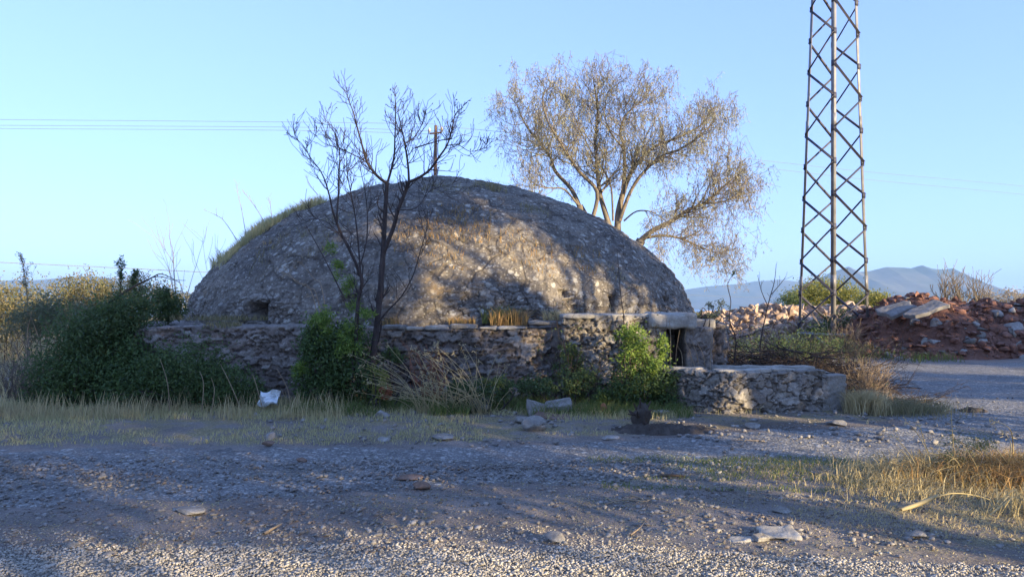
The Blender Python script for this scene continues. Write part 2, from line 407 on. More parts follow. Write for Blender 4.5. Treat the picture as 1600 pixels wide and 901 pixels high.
M['polewood'] = mat_bark('pole_wood', (.12, .08, .06), (.22, .14, .10))
m, nt_, bs = new_mat('porcelain'); bs.inputs['Base Color'].default_value = (.6, .55, .48, 1); bs.inputs['Roughness'].default_value = .3; M['porcelain'] = m
m, nt_, bs = new_mat('white_plastic'); bs.inputs['Base Color'].default_value = (.62, .66, .68, 1); bs.inputs['Roughness'].default_value = .35; M['plastic'] = m
m, nt_, bs = new_mat('terracotta'); bs.inputs['Base Color'].default_value = (.34, .13, .07, 1); M['terracotta'] = m

# ------------------------------------------------------------------ terrain height
def gh(x, y):
    x = np.asarray(x, float); y = np.asarray(y, float); x, y = np.broadcast_arrays(x, y)
    sh = x.shape; x = x.ravel(); y = y.ravel()
    r = np.hypot(x, y)
    near = sstep(60, 25, r)
    z = fbm(pt(x * .35, y * .35), 3, 3) * .05 * near
    z += fbm(pt(x * 2.2, y * 2.2), 3, 9) * .018 * near
    z += fbm(pt(x * 7, y * 7), 3, 10) * .010 * near * sstep(14, 9, r)
    z -= (.022 * np.exp(-((y - 6.35 - .04 * x + .15 * np.sin(x * .5)) / .17) ** 2) + .018 * np.exp(-((y - 7.9 - .05 * x + .15 * np.sin(x * .5)) / .2) ** 2)) * near
    z += .05 * sstep(8.6, 10.4, y) * sstep(6.5, 4.5, x) * near
    z += .03 * np.exp(-((y - 5.9) / .45) ** 2) * near
    z -= 9.5 * sstep(170, 330, r)
    return z.reshape(sh)
def gh1(x, y): return float(gh(np.array([x]), np.array([y]))[0])
def onground(px, py):
    """world point where the ray of a photo pixel meets the ground"""
    Y = 8.
    for k in range(6):
        p = P(px, py, Y); g = gh1(p[0], p[1]); 
        slope = (p[2] - CAMZ) / Y
        Y = (g - CAMZ) / slope
    p = P(px, py, Y); return np.array([p[0], p[1], gh1(p[0], p[1])])

def interp_edge(xs, pts):
    pts = np.array(pts, float); return np.interp(xs, pts[:, 0], pts[:, 1])
def road_mask(x, y):
    wob = fbm(pt(x * .9, y * .9), 4, 21) * .35 + fbm(pt(x * 5, y * 5), 3, 23) * .22
    far = interp_edge(x, [(-60, 10.5), (-12, 8.7), (-6, 8.4), (-3, 8.5), (0, 8.9), (3.5, 9.6), (5.3, 10.3), (6.0, 11.3), (7.2, 14), (8.3, 20), (9, 21.5), (40, 26)])
    near = interp_edge(x, [(-60, 5.0), (-4, 5.9), (0, 6.6), (3, 7.5), (5, 7.9), (8, 8.6), (30, 12)])
    return np.minimum(far + wob - y, y - near - wob * .8)
def path_mask(x, y):
    return 4.95 - .25 * sstep(.8, 2.6, x) + fbm(pt(x * 1.3, y * 1.3), 4, 33) * .18 + .02 * x * 0 - y

def build_ground():
    a1 = np.radians(np.concatenate([np.linspace(-48, 48, 620), np.linspace(49, 311, 120)]))
    r1 = np.concatenate([[0.02, .5, 1., 1.8, 2.6], np.exp(np.arange(math.log(3.2), math.log(60), .0078)), np.exp(np.linspace(math.log(61), math.log(900), 60))])
    A, RR = np.meshgrid(a1, r1, indexing='ij')
    x = (RR * np.sin(A)).ravel(); y = (RR * np.cos(A)).ravel(); z = gh(x, y)
    nr = len(r1)
    Fc = grid_faces(len(a1), nr, True)[:, ::-1]
    n = fbm(pt(x * .7, y * .7), 4, 5)
    rm = road_mask(x, y); pm = path_mask(x, y)
    grass = sstep(8.2, 8.9, y) * sstep(-.1, -.5, rm) * sstep(70, 40, np.hypot(x, y)) * sstep(14, 5.8, x + (y - 11) * .3)
    grass = np.maximum(grass, sstep(.6, 2.2, x) * sstep(4.7, 5.3, y) * sstep(8.2, 7.0, y) * sstep(-.5, .2, n + (x - 3.0) * .25))
    grass = np.clip(grass, 0, 1)
    dark = sstep(12, 12.4, y) * 0
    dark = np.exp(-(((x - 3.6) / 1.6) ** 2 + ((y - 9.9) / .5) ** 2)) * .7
    far = sstep(30, 60, np.hypot(x, y))
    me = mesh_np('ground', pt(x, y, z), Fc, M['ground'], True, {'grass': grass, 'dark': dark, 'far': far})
    tag(link('ground', me), kind='structure')
    for nm, mask, mt, lift in (('gravel_road', rm, M['road'], .006), ('gravel_path', pm, M['path'], .006)):
        keep = mask > 0
        keep &= np.hypot(x, y) < 70
        fm = keep[Fc].all(1)
        f2 = Fc[fm]; used, inv = np.unique(f2, return_inverse=True)
        V = pt(x, y, z)[used]; V[:, 2] += -.004 + (lift + .002) * sstep(0, .12, mask[used]) 
        me = mesh_np(nm, V, inv.reshape(f2.shape), mt, True)
        tag(link(nm, me), kind='structure')
build_ground()

# sea
a = np.linspace(0, 2 * math.pi, 121)[:-1]; rr = np.array([150., 400, 2000, 30000])
A, RR = np.meshgrid(a, rr, indexing='ij')
tag(link('sea', mesh_np('sea', pt((RR * np.sin(A)).ravel(), (RR * np.cos(A)).ravel(), np.full(A.size, -6.)), grid_faces(120, 4, True)[:, ::-1], M['sea'])), kind='structure')

# mountains: ridge line in photo pixels, at D metres
def mountain(name, ridge, D, depth, seed):
    ridge = np.array(ridge, float); xs = np.linspace(ridge[0, 0], ridge[-1, 0], 420); ys = np.interp(xs, ridge[:, 0], ridge[:, 1])
    ys = ys + fbm(pt(xs * .03, xs * 0), 5, seed) * 1.6
    nv = 60; V = []
    for px_, py_ in zip(xs, ys):
        p = P(px_, py_, D); top = p[2] + 6; ux = (px_ - 800) / F
        for k in range(nv):
            t = k / (nv - 1) * 2 - 1     # -1 front foot, 0 ridge, 1 back foot
            hgt = (1 - abs(t)) ** 1.15
            Yk = D + t * depth
            V.append((ux * D + (ux * t * depth * .2), Yk, -6 + top * hgt))
    V = np.array(V); hh = V[:, 2] + 6
    rel_ = 1 - np.abs(np.tile(np.linspace(-1, 1, nv), len(xs)))
    V[:, 2] += fbm(V * .0016, 6, seed + 3) * 90 * np.minimum(rel_, 1 - rel_) * 2 * (hh > 2)
    tag(link(name, mesh_np(name, V, grid_faces(len(xs), nv)[:, ::-1], M['mount'], True)), kind='structure')
mountain('mountain', [(1215, 482), (1250, 462), (1275, 437), (1300, 424), (1325, 416), (1342, 424), (1356, 422), (1385, 416), (1400, 417), (1424, 418), (1440, 413), (1455, 418), (1475, 420), (1488, 418), (1500, 428), (1520, 441), (1545, 452), (1562, 462), (1590, 476), (1610, 484)], 7000, 1600, 3)
mountain('mountain', [(700, 480), (900, 468), (1050, 455), (1110, 446), (1160, 443), (1180, 439), (1215, 436), (1250, 440), (1330, 450), (1420, 470), (1480, 484)], 10500, 2000, 5)
mountain('mountain', [(-420, 484), (-300, 455), (-150, 440), (-20, 438), (60, 436), (100, 433), (140, 431), (180, 434), (230, 446), (300, 458), (420, 470), (520, 484)], 9000, 1800, 8)

# ------------------------------------------------------------------ masonry ribbon: outer face, top, inner face
def masonry(path, z0, ztop, thick, cell=(.22, .16), relief=.03, seed=1, res=.022, closed=False, plaster=.5, inner=None, pf=None, batter=0.):
    """path: plan polyline (outer face on its right-hand side when walking it); returns V, F, attrs.
       ztop: number or function of arc length; inner: point to head the top towards (fills the ledge)"""
    P0 = np.array(path, float)
    if closed: P0 = np.vstack([P0, P0[:1]])
    seg = np.linalg.norm(np.diff(P0, axis=0), axis=1); cum = np.concatenate([[0], np.cumsum(seg)]); L = cum[-1]
    ns = int(L / res); s = np.linspace(0, L, ns)
    if closed: s = s[:-1]
    X = np.interp(s, cum, P0[:, 0]); Y = np.interp(s, cum, P0[:, 1])
    # smoothed normals
    k = max(1, int(.04 / res)); 
    def tangent(Z): 
        return (np.roll(Z, -k) - np.roll(Z, k)) if closed else np.gradient(Z)
    tx, ty = tangent(X), tangent(Y); ln = np.hypot(tx, ty) + 1e-9; nx, ny = ty / ln, -tx / ln
    zt = ztop(s) if callable(ztop) else np.full(len(s), float(ztop))
    nh = int((zt.max() - z0) / res); nt2 = max(4, int(thick / (res * 1.6)))
    rows = []
    lobes = []
    for j in range(nh + 1):
        f = j / nh; z = z0 + (zt - z0) * f; rows.append((X - nx * batter * (z - z0), Y - ny * batter * (z - z0), z, nx, ny, np.zeros_like(nx), s, z, np.ones_like(s)))
    for j in range(1, nt2 + 1):
        f = j / nt2 * thick
        if inner is None: xx, yy = X - nx * f, Y - ny * f
        else:
            dx, dy = inner[0] - X, inner[1] - Y; dl = np.hypot(dx, dy); xx, yy = X + dx / dl * f, Y + dy / dl * f
        rows.append((xx, yy, zt, 0 * nx, 0 * ny, np.ones_like(nx), s, zt + f, np.zeros_like(s)))
    if inner is None:
        nb = max(6, nh // 2)
        for j in range(1, nb + 1):
            z = zt + (z0 - zt) * j / nb; rows.append((X - nx * thick, Y - ny * thick, z, -nx, -ny, 0 * nx, s + 50, z, np.ones_like(s)))
    arr = [np.stack([r[i] for r in rows], 1) for i in range(9)]
    x, y, z, NX, NY, NZ, su, sv, face = [a_.ravel() for a_ in arr]
    wp = fbm(pt(su * 5, sv * 5), 4, seed, .6) * 1.1; wq = fbm(pt(su * 5, sv * 5), 4, seed + 9, .6) * .9
    rgh = fbm(pt(su * 22, sv * 22), 3, seed + 60) * .09
    f1, f2, cid = worley2(su / cell[0] + wp, sv / cell[1] + wq, seed)
    g1, g2, cid2 = worley2(su / cell[0] * 2.1 + wp * 2, sv / cell[1] * 2.1 + wq * 2, seed + 40)
    edge = sstep(.02, .12, f2 - f1 + rgh); edge2 = sstep(.02, .14, g2 - g1 + rgh)
    small = (_h((cid * 9973).astype(np.int64), np.zeros(len(cid), np.int64), np.zeros(len(cid), np.int64), 5) < .35)
    edge = np.where(small, np.minimum(edge, edge2), edge); cidm = np.where(small, cid2, cid)
    pl = sstep(.5 - plaster, .75 - plaster, fbm(pt(su * .8, sv * 1.2), 4, seed + 4) * .9 + .15)
    if pf is not None: pl = np.clip(pl * pf(su, sv), 0, 1)
    rough = fbm(pt(x * 12, y * 12, z * 12), 4, seed + 2, .65) * .024
    tl = (f1 * 2 - .6) * (cid - .5) * 1.2
    h = (edge * relief * .8 + (cidm - .5) * relief * 1.3 + tl * relief) * (1 - pl * .72) + pl * relief * .8 + rough + fbm(pt(su * 1.5, sv * 1.5), 3, seed + 7) * .03
    h = np.where(face > .5, h, h * .5 + .0)
    x = x + NX * h; y = y + NY * h; z = z + NZ * h * .8
    # ragged top edge
    top_w = np.exp(-((z - np.repeat(zt, arr[0].shape[1])) / .07) ** 2)
    z = z + top_w * fbm(pt(su * 5, su * 0), 3, seed + 12) * .018
    V = np.stack([x, y, z], -1); Fc = grid_faces(len(s), arr[0].shape[1], closed)
    return V, Fc, {'cell': cidm, 'edge': edge * .8 + .2, 'plaster': pl}
def masonry_part(name, parent, mat, *a_, **k):
    V, Fc, at = masonry(*a_, **k)
    return link(name, mesh_np(name, rel(V, parent), Fc, mat, True, at), parent)

# ------------------------------------------------------------------ the domed cistern
DC = np.array([-1.66, 19.03]); DR = 6.2; LEDGE = 1.27
cis = empty('domed_cistern', (DC[0], DC[1], 0), 'old round stone cistern with a weathered grey dome on a low rubble wall', 'cistern')
drum = [(-6.25, 12.45), (-3, 12.42), (.4, 12.45), (2.1, 12.8), (3.1, 13.1), (4.5, 15.6), (5.3, 19.2), (5.0, 23), (1.5, 26), (-5, 26), (-8.5, 23.5), (-9.0, 18.5)]
def dz(s): return LEDGE + .03 * np.sin(s * .9) + fbm(pt(s * .8, s * 0), 3, 77) * .03
DW = masonry_part('drum_wall', cis, M['masonry'], drum, -.15, dz, 3.2, cell=(.23, .095), relief=.06, seed=4, res=.022, closed=True, plaster=.30, inner=DC)

def build_dome():
    # the side towards the camera is fine, the far side coarse
    aa = np.radians(np.concatenate([np.linspace(-190, 10, 1150), np.linspace(10, 170, 200)[1:-1]]))
    tt = np.linspace(0, 1, 330)
    A, T = np.meshgrid(aa, tt, indexing='ij')
    x0 = np.cos(A); p = 1.70 + .0 * x0
    ph = T * math.pi / 2
    r = np.cos(ph) ** (2 / p); zz = np.sin(ph) ** (2 / p)
    X = DR * r * np.cos(A); Y = DR * r * np.sin(A); Z = 3.60 * zz
    n = np.stack([X / DR ** 2, Y / DR ** 2, Z / 3.6 ** 2], -1).reshape(-1, 3); n /= np.linalg.norm(n, axis=1)[:, None] + 1e-9
    V = np.stack([X, Y, Z], -1).reshape(-1, 3)
    x, y, z = V.T; ang = np.degrees(A).ravel()
    ft = sstep(0, .25, z)
    h = fbm(V * .55, 4, 11) * .07 + fbm(V * 2.3, 4, 12) * .028 + fbm(V * 9, 3, 13) * .014
    h += .02 * sstep(-.2, .5, fbm(V * np.array([5., 5., 9.]), 4, 14)) + .010 * fbm(V * np.array([16., 16., 30.]), 3, 16)
    # broken plaster layers: terraces with ragged edges
    q = fbm(V * np.array([1.1, 1.1, 1.5]), 5, 15)
    h += .032 * sstep(.06, .10, q) - .03 * sstep(-.1, -.14, q)
    # exposed rubble low down, more to the left
    rub = .20 + .6 * sstep(.16, .5, fbm(V * .7, 4, 17) + .45 * sstep(1.7, .2, z) + .25 * sstep(1.0, -5, x) * sstep(2.4, .5, z) - .12)
    sarc = np.radians(ang) * 6.0; hv = np.sqrt((DR - np.hypot(x, y)) ** 2 + z ** 2)
    wp = fbm(V * 4, 4, 18) * .9
    f1, f2, cid = worley2(sarc / .21 + wp, hv / .10 + wp, 31)
    edge = sstep(.02, .14, f2 - f1 + fbm(V * 14, 3, 19) * .09)
    h += rub * ((edge - .5) * .045 + (cid - .5) * .045)
    # the hole in the masonry, lower left, and the small ones
    def hole(px, py, w_, h_, dep):
        nonlocal h
        best = P(px, py, 14.0)
        # meet the dome: march
        for Yk in np.linspace(12.5, 19, 400):
            q_ = P(px, py, Yk); l = q_ - np.array([DC[0], DC[1], LEDGE]); 
            if l[2] >= 0 and (math.hypot(l[0], l[1]) / DR) ** 1.70 + (max(l[2], 0) / 3.6) ** 1.70 < 1: best = q_; break
        l = best - np.array([DC[0], DC[1], LEDGE]); a0 = math.degrees(math.atan2(l[1], l[0]))
        da = (ang - a0); m_ = sstep(1.15, .8, np.maximum(abs(np.radians(da)) * 6.0 / w_, abs(z - l[2]) / h_) + fbm(V * 6, 2, 3) * .25)
        h = h - m_ * dep
        return best
    hole(405, 487, .26, .17, .55); hole(957, 474, .09, .14, .35); hole(1038, 470, .10, .09, .2); hole(880, 458, .10, .08, .12); hole(545, 468, .16, .07, .12)
    V = V + n * h[:, None]
    # the ragged lower left edge reaches under the ledge
    V[:, 2] += -.1 * (T.ravel() < .01)
    ochre = sstep(-.2, .5, fbm(V * .5, 3, 41)) 
    Fc = grid_faces(len(aa), len(tt), True)
    V[:, 2] += LEDGE
    me = mesh_np('dome', V, Fc, M['dome'], True, {'rubble': rub, 'cell': cid, 'edge': edge, 'ochre': ochre})
    link('dome', me, cis)
build_dome()
def dome_point(px, py):
    """where the ray of a pixel meets the dome"""
    for Yk in np.linspace(12.6, 19, 800):
        q_ = P(px, py, Yk); l = q_ - np.array([DC[0], DC[1], LEDGE])
        if l[2] >= -.02 and (math.hypot(l[0], l[1]) / DR) ** 1.70 + (max(l[2], 0) / 3.6) ** 1.70 < 1:
            return q_, np.array([l[0] / DR ** 2, l[1] / DR ** 2, l[2] / 3.6 ** 2])
    return P(px, py, 18), np.array([0, 0, 1.])

def slabmesh(lo, hi, seed, n=26, amp=.012, rr_=.03):
    """a worn block: subdivided box with rounded, chipped edges"""
    bm = bmesh.new(); bmesh.ops.create_cube(bm, size=2); bmesh.ops.subdivide_edges(bm, edges=bm.edges[:], cuts=n, use_grid_fill=True)
    V = np.array([v.co[:] for v in bm.verts]); Fc = np.array([[v.index for v in f.verts] for f in bm.faces]); bm.free()
    lo = np.array(lo); hi = np.array(hi); hs = (hi - lo) / 2
    Q = V * hs; core = np.clip(Q, -(hs - rr_), hs - rr_); d = Q - core; l = np.linalg.norm(d, axis=1)[:, None] + 1e-9
    Q = core + d / l * np.minimum(l, rr_)
    nrm = d / l
    Q += nrm * (fbm(Q * 7 + seed, 4, seed) * amp)[:, None] * 2
    return Q + (lo + hi) / 2, Fc
def slab(name, parent, lo, hi, mat, seed, rz=0, tilt=0, **k):
    V, Fc = slabmesh(lo, hi, seed, **k)
    c = (np.array(lo) + np.array(hi)) / 2
    if rz or tilt: V = rotz(roty(V - c, tilt), rz) + c
    return link(name, mesh_np(name, rel(V, parent) if parent is not None else V, Fc, mat, True), parent)

# raised entrance block at the right end of the front wall
def ez(s): return 1.43 + .05 * sstep(.2, 1.6, s) + fbm(pt(s * 2, s * 0), 3, 5) * .02
masonry_part('entrance_wall', cis, M['trough'], [(.86, 13.3), (.88, 12.22), (2.0, 12.14), (2.5, 12.16), (2.55, 13.3)], -.15, ez, .5, cell=(.15, .12), relief=.05, seed=9, res=.018, plaster=-.05)
masonry_part('entrance_jamb', cis, M['masonry'], [(2.86, 13.9), (2.88, 12.20), (3.28, 12.25), (3.50, 13.1), (3.55, 13.9)], -.15, 1.27, .24, cell=(.28, .2), relief=.03, seed=12, res=.018, plaster=.45)
masonry_part('side_wall', cis, M['masonry'], [(3.2, 13.4), (3.72, 13.25), (4.1, 14.3), (4.5, 16)], -.15, 1.3, .5, cell=(.25, .2), relief=.05, seed=22, res=.03, plaster=.2)
slab('entrance_lintel', cis, (2.24, 12.05, 1.27), (3.02, 12.75, 1.53), M['cement'], 3, rz=.03, amp=.018, rr_=.06)
slab('roof_slab', cis, (2.45, 12.72, 1.25), (3.5, 14.2, 1.42), M['cement'], 5)
slab('entrance_coping', cis, (.82, 12.14, 1.44), (2.26, 12.7, 1.51), M['cement'], 8, rz=.015, n=36, amp=.014)
# flat coping stones along the front wall
cx = -2.15
k = 0
while cx < .8:
    wd = rnd.uniform(.28, .62)
    if rnd.random() < .85:
        h0 = LEDGE - .02 + rnd.uniform(-.01, .01) + (.08 if cx > .1 else 0)
        slab('coping_stone', cis, (cx, 12.33 + rnd.uniform(0, .05), h0), (cx + wd - .02, 12.75, h0 + rnd.uniform(.05, .085)), M['cement'] if k % 3 else M['rock'], 60 + k, rz=rnd.uniform(-.04, .04), n=12, amp=.015, rr_=.025).parent = DW
    cx += wd; k += 1

# ------------------------------------------------------------------ the trough in front
tr = empty('stone_trough', (3.7, 11.7, 0), 'low open stone water trough with a rubble front beside the cistern door', 'trough')
def tz(s): return .64 + fbm(pt(s * 1.7, s * 0), 3, 15) * .025
outer = [(2.35, 12.2), (2.38, 11.72), (3.12, 11.12), (3.35, 11.1), (4.3, 11.3), (4.86, 11.5)]
FW = masonry_part('front_wall', tr, M['trough'], outer, -.1, tz, .22, cell=(.17, .12), relief=.05, seed=33, res=.014, plaster=.08)
slab('back_wall', tr, (2.9, 12.50, -.1), (5.1, 12.70, .635), M['cement'], 14, rz=-.05, n=34, amp=.014)
masonry_part('end_block', tr, M['trough'], [(4.80, 11.46), (5.20, 11.60), (5.18, 12.5), (4.82, 12.55)], -.1, .56, .17, cell=(.24, .18), relief=.03, seed=36, res=.016, plaster=.42, closed=True, inner=(5.0, 12.0))
slab('floor_slab', tr, (2.7, 11.75, -.1), (5.0, 12.5, .12), M['cement'], 16, n=20)
V, Fc = slabmesh((-.75, -.17, -.03), (.75, .17, .03), 17, n=22, amp=.01)
# trough rim stones (flat, on the front wall)
for k, (x_, y_, l_, ang_) in enumerate([(3.28, 11.28, .20, .1), (3.72, 11.35, .22, .2), (4.15, 11.45, .2, .2), (2.72, 11.6, .25, -.7)]):
    V, Fc = slabmesh((-l_, -.13, -.03), (l_, .13, .03), 80 + k, n=12, amp=.014, rr_=.02)
    V = rotz(roty(V, rnd.uniform(-.05, .05)), ang_) + np.array([x_, y_, .655])
    link('rim_stone', mesh_np('rim_stone', rel(V, tr), Fc, M['cement'], True), FW)

# ------------------------------------------------------------------ lattice tower
TW = np.array([12.35, 28.5]); 
tw = empty('lattice_tower', (TW[0], TW[1], 0), 'tall tapering steel lattice pylon standing beside the red rubble mound', 'pylon')
def hd(z): return 1.29 - .034 * z           # half diagonal at height z
def corner(k, z):                             # 0 front, 1 right, 2 back, 3 left
    a_ = [-math.pi / 2, 0, math.pi / 2, math.pi][k] - math.radians(23.0); return np.array([TW[0] + .014 * z + hd(z) * math.cos(a_), TW[1] + hd(z) * math.sin(a_), z])
def angle_iron(bag, p, q, e1, e2, w1, w2, t):
    p = np.asarray(p, float); q = np.asarray(q, float); e1 = np.asarray(e1, float); e2 = np.asarray(e2, float)
    prof = [(0, 0), (w1, 0), (w1, t), (t, t), (t, w2), (0, w2)]
    V = [p + e1 * a_ + e2 * b_ for a_, b_ in prof] + [q + e1 * a_ + e2 * b_ for a_, b_ in prof]
    Fq = np.array([(i, (i + 1) % 6, (i + 1) % 6 + 6, i + 6) for i in range(6)])
    bag.add(V, [Fq, np.array([(5, 4, 3, 2, 1, 0), (6, 7, 8, 9, 10, 11)])])
TOPZ = 21.
for k in range(4):
    b = Bag(); z = -.2
    n0 = corner((k + 1) % 4, 5) - corner(k, 5); n0 /= np.linalg.norm(n0); n1 = corner((k - 1) % 4, 5) - corner(k, 5); n1 /= np.linalg.norm(n1)
    angle_iron(b, corner(k, -.2), corner(k, TOPZ), n0, n1, .125, .125, .014)
    for zz in (2.6 + .0, 8.7):
        angle_iron(b, corner(k, zz - .25) - (n0 + n1) * .012, corner(k, zz + .25) - (n0 + n1) * .012, n0, n1, .14, .14, .012)
    lg = b.obj('leg', M['galv'], tw)
    for i in range(17):
        zz = .95 + 1.24 * i
        if zz > 15: break
        pb = Bag(); q = corner(k, zz)
        for nn in (n0, n1):
            up_ = np.array([0, 0, 1.]); c_ = q + nn * .06 - (n0 + n1) * .012
            pb.add(*bar(c_ - up_ * .11, c_ + up_ * .11, .15, .012, np.cross(nn, up_)))
        pb.obj('joint_plate', M['darksteel'], tw).parent = lg
PH = 1.24; z0 = .95; lev = [z0 + PH * i for i in range(17)]
for k in range(4):
    c2 = (k + 1) % 4
    for i in range(len(lev) - 1):
        b = Bag()
        za, zb = lev[i], lev[i + 1]
        a_, c_ = (k, c2) if i % 2 == 0 else (c2, k)
        pa, pb = corner(a_, za + .03), corner(c_, zb - .03)
        d = pb - pa; d /= np.linalg.norm(d); out = np.array([*( (corner(k, za) + corner(c2, za))[:2] / 2 - TW), 0]); out /= np.linalg.norm(out)
        inpl = np.cross(d, out); inpl /= np.linalg.norm(inpl)
        s_ = 1 if (i + (k in (0, 1))) % 2 else -1
        off = out * .016
        e1 = inpl * (1 if s_ > 0 else -1)
        angle_iron(b, pa + off - e1 * .03, pb + off - e1 * .03, e1, out, .075, .06, .008)
        b.obj('brace', M['darksteel'], tw)
for k in range(4):
    c2 = (k + 1) % 4; out = np.array([*((corner(k, 1) + corner(c2, 1))[:2] / 2 - TW), 0]); out /= np.linalg.norm(out)
    b = Bag(); za = .62
    pa, pb = corner(k, za), corner(c2, za); mid_ = (pa + pb) / 2
    angle_iron(b, pa + out * .02, pb + out * .02, np.array([0, 0, 1.]), out, .07, .06, .008)
    for q in (corner(k, .05), corner(c2, .05)):
        d = mid_ - q; d /= np.linalg.norm(d); e = np.cross(d, out)
        angle_iron(b, q + out * .03, mid_ + out * .03 - np.array([0, 0, .04]), e, out, .06, .05, .008)
    b.obj('base_brace', M['galv'], tw)
    q = corner(k, 0); V, Fc = slabmesh((q[0] - .22, q[1] - .22, -.2), (q[0] + .22, q[1] + .22, .14), 40 + k, n=8, amp=.01)
    link('footing', mesh_np('footing', rel(V, tw), Fc, M['cement'], True), tw)
b = Bag()
for zz in (18.5, 20.8):
    V, Fc = bar((TW[0] - 2.2, TW[1], zz), (TW[0] + 2.2, TW[1], zz), .12, .12); b.add(V, Fc)
b.obj('crossarm', M['galv'], tw)

# ------------------------------------------------------------------ utility pole and wires
PY = 30.
pp = P(680, 205, PY)
up = empty('utility_pole', (pp[0], PY, 0), 'reddish wooden utility pole with a crossarm rising behind the dome top', 'utility pole')
b = Bag(); b.add(*tube([(pp[0], PY, -.2), (pp[0], PY, 5), (pp[0] + .02, PY, P(680, 196, PY)[2])], [.10, .085, .06], 10)); b.obj('shaft', M['polewood'], up, True)
b = Bag(); ca = P(671, 209, PY - .12); cb = P(690, 207, PY - .12); b.add(*bar(ca, cb, .06, .06)); xa = b.obj('crossarm', M['polewood'], up)
for q in (ca, (ca + cb) / 2 + np.array([.25, 0, 0]), cb):
    b = Bag(); b.add(*tube([q + (0, 0, .03), q + (0, 0, .10), q + (0, 0, .12), q + (0, 0, .2), q + (0, 0, .24)], [.015, .05, .07, .05, .02], 8)); b.obj('insulator', M['porcelain'], up, True).parent = xa
def wire(label, pts, r_=.008, sag=0):
    pts = smooth_path(pts, 6); t = np.linspace(0, 1, len(pts)); pts[:, 2] -= sag * 4 * t * (1 - t)
    b = Bag(); b.add(*tube(pts, r_, 5)); o = b.obj('overhead_wire', M['wire'], None); tag(o, label, 'wire', 'overhead wires'); return o
for k, (y0, y1, y2, nm) in enumerate([(187, 191, 197, 'top'), (196, 199, 208, 'middle'), (201, 204, 213, 'bottom')]):
    q0 = P(-300, y0 - 3, 28.4); q0b = P(0, y0, 28.8); q1 = P(470, y1, 29.6); q2 = P(680, y2 - 3, 29.9 - .1 * k)
    wire('thin overhead wire left of the utility pole, %s one of the three' % nm, [q0, q0b, q1, q2])
for k, (ya, yb, yc, nm) in enumerate([(197, 207, 291, 'upper'), (202, 220, 304, 'lower')]):
    q = [P(682, ya, 30), P(790, yb, 31.4), P(1095, 240 + 11 * k, 37), P(1350, 268 + 12 * k, 43), P(1600, yc, 50), P(1900, yc + 32, 60)]
    wire('thin overhead wire right of the utility pole, %s one of the two' % nm, q, .009)
wire('low dark cable crossing the sky above the left shrubs', [(-60, 8, 4.3), (-27.7, 40, 4.1), (-10, 66, 3.9), (10, 95, 3.8), (61, 170, 4.0), (120, 256, 4.1)], .02)

# ------------------------------------------------------------------ foliage, twigs
def leaves(C, L, W, r, droop=0., flat=0.):
    """rhombic leaves at points C; each its own island"""
    n = len(C); d = r.normal(size=(n, 3)); d[:, 2] = d[:, 2] * (1 - flat) - droop; d /= np.linalg.norm(d, axis=1)[:, None]
    e = np.cross(d, r.normal(size=(n, 3))); e /= np.linalg.norm(e, axis=1)[:, None] + 1e-9
    Ls = L * r.uniform(.6, 1.3, n)[:, None]; Ws = W * r.uniform(.6, 1.3, n)[:, None]
    V = np.stack([C, C + d * Ls * .45 + e * Ws * .5, C + d * Ls, C + d * Ls * .45 - e * Ws * .5], 1).reshape(-1, 3)
    return V, np.arange(n * 4).reshape(-1, 4)
def blades(C, Hh, W, r, lean=.35, bend=.5, wind=(0, 0)):
    """grass blades rooted at C: two-segment bent strips"""
    n = len(C); a_ = r.uniform(0, 2 * math.pi, n); h_ = (Hh * r.uniform(.5, 1.25, n))
    dx = np.cos(a_) * lean * r.uniform(.2, 1, n) + wind[0]; dy = np.sin(a_) * lean * r.uniform(.2, 1, n) + wind[1]
    sd = np.stack([-np.sin(a_ + 1.1), np.cos(a_ + 1.1), 0 * a_], -1) * (W * r.uniform(.6, 1.3, n))[:, None] * .5
    mid_ = C + np.stack([dx * h_ * .4, dy * h_ * .4, h_ * .55], -1); b_ = bend
    tip = C + np.stack([dx * h_ * (1 + b_), dy * h_ * (1 + b_), h_ * (1 - .35 * b_ * (np.abs(dx) + np.abs(dy)))], -1)
    V = np.stack([C - sd, C + sd, mid_ + sd * .8, mid_ - sd * .8, tip], 1).reshape(-1, 3)
    i = np.arange(n)[:, None] * 5
    return V, [i + np.array([[0, 1, 2, 3]]), i + np.array([[3, 2, 4]])]
def clump_points(lobes, n, r, nclump=None, spread=.22, shell=.55):
    """leaf positions grouped in small clumps near the surface of the lobes (cx,cy,cz,rx,ry,rz)"""
    lb = np.array(lobes, float); vol = (lb[:, 3] * lb[:, 4] * lb[:, 5]) ** .7; pr = vol / vol.sum()
    nclump = nclump or max(8, n // 45)
    k = r.choice(len(lb), nclump, p=pr); d = r.normal(size=(nclump, 3)); d /= np.linalg.norm(d, axis=1)[:, None]
    rad = r.uniform(0, 1, nclump) ** .4 * (1 - shell) + shell; rad = np.where(r.random(nclump) < .25, r.uniform(.1, 1, nclump), rad) * r.uniform(.85, 1.12, nclump)
    c = lb[k, :3] + d * lb[k, 3:] * rad[:, None]
    q = r.integers(0, nclump, n); sz = spread * lb[k, 3:].min(1)
    pts_ = c[q] + r.normal(size=(n, 3)) * sz[q][:, None] * r.uniform(.5, 1.3, nclump)[q][:, None]
    return pts_, c
def to_ground(C, eps=.01):
    g = gh(C[:, 0], C[:, 1]); C[:, 2] = np.maximum(C[:, 2], g + eps); return C
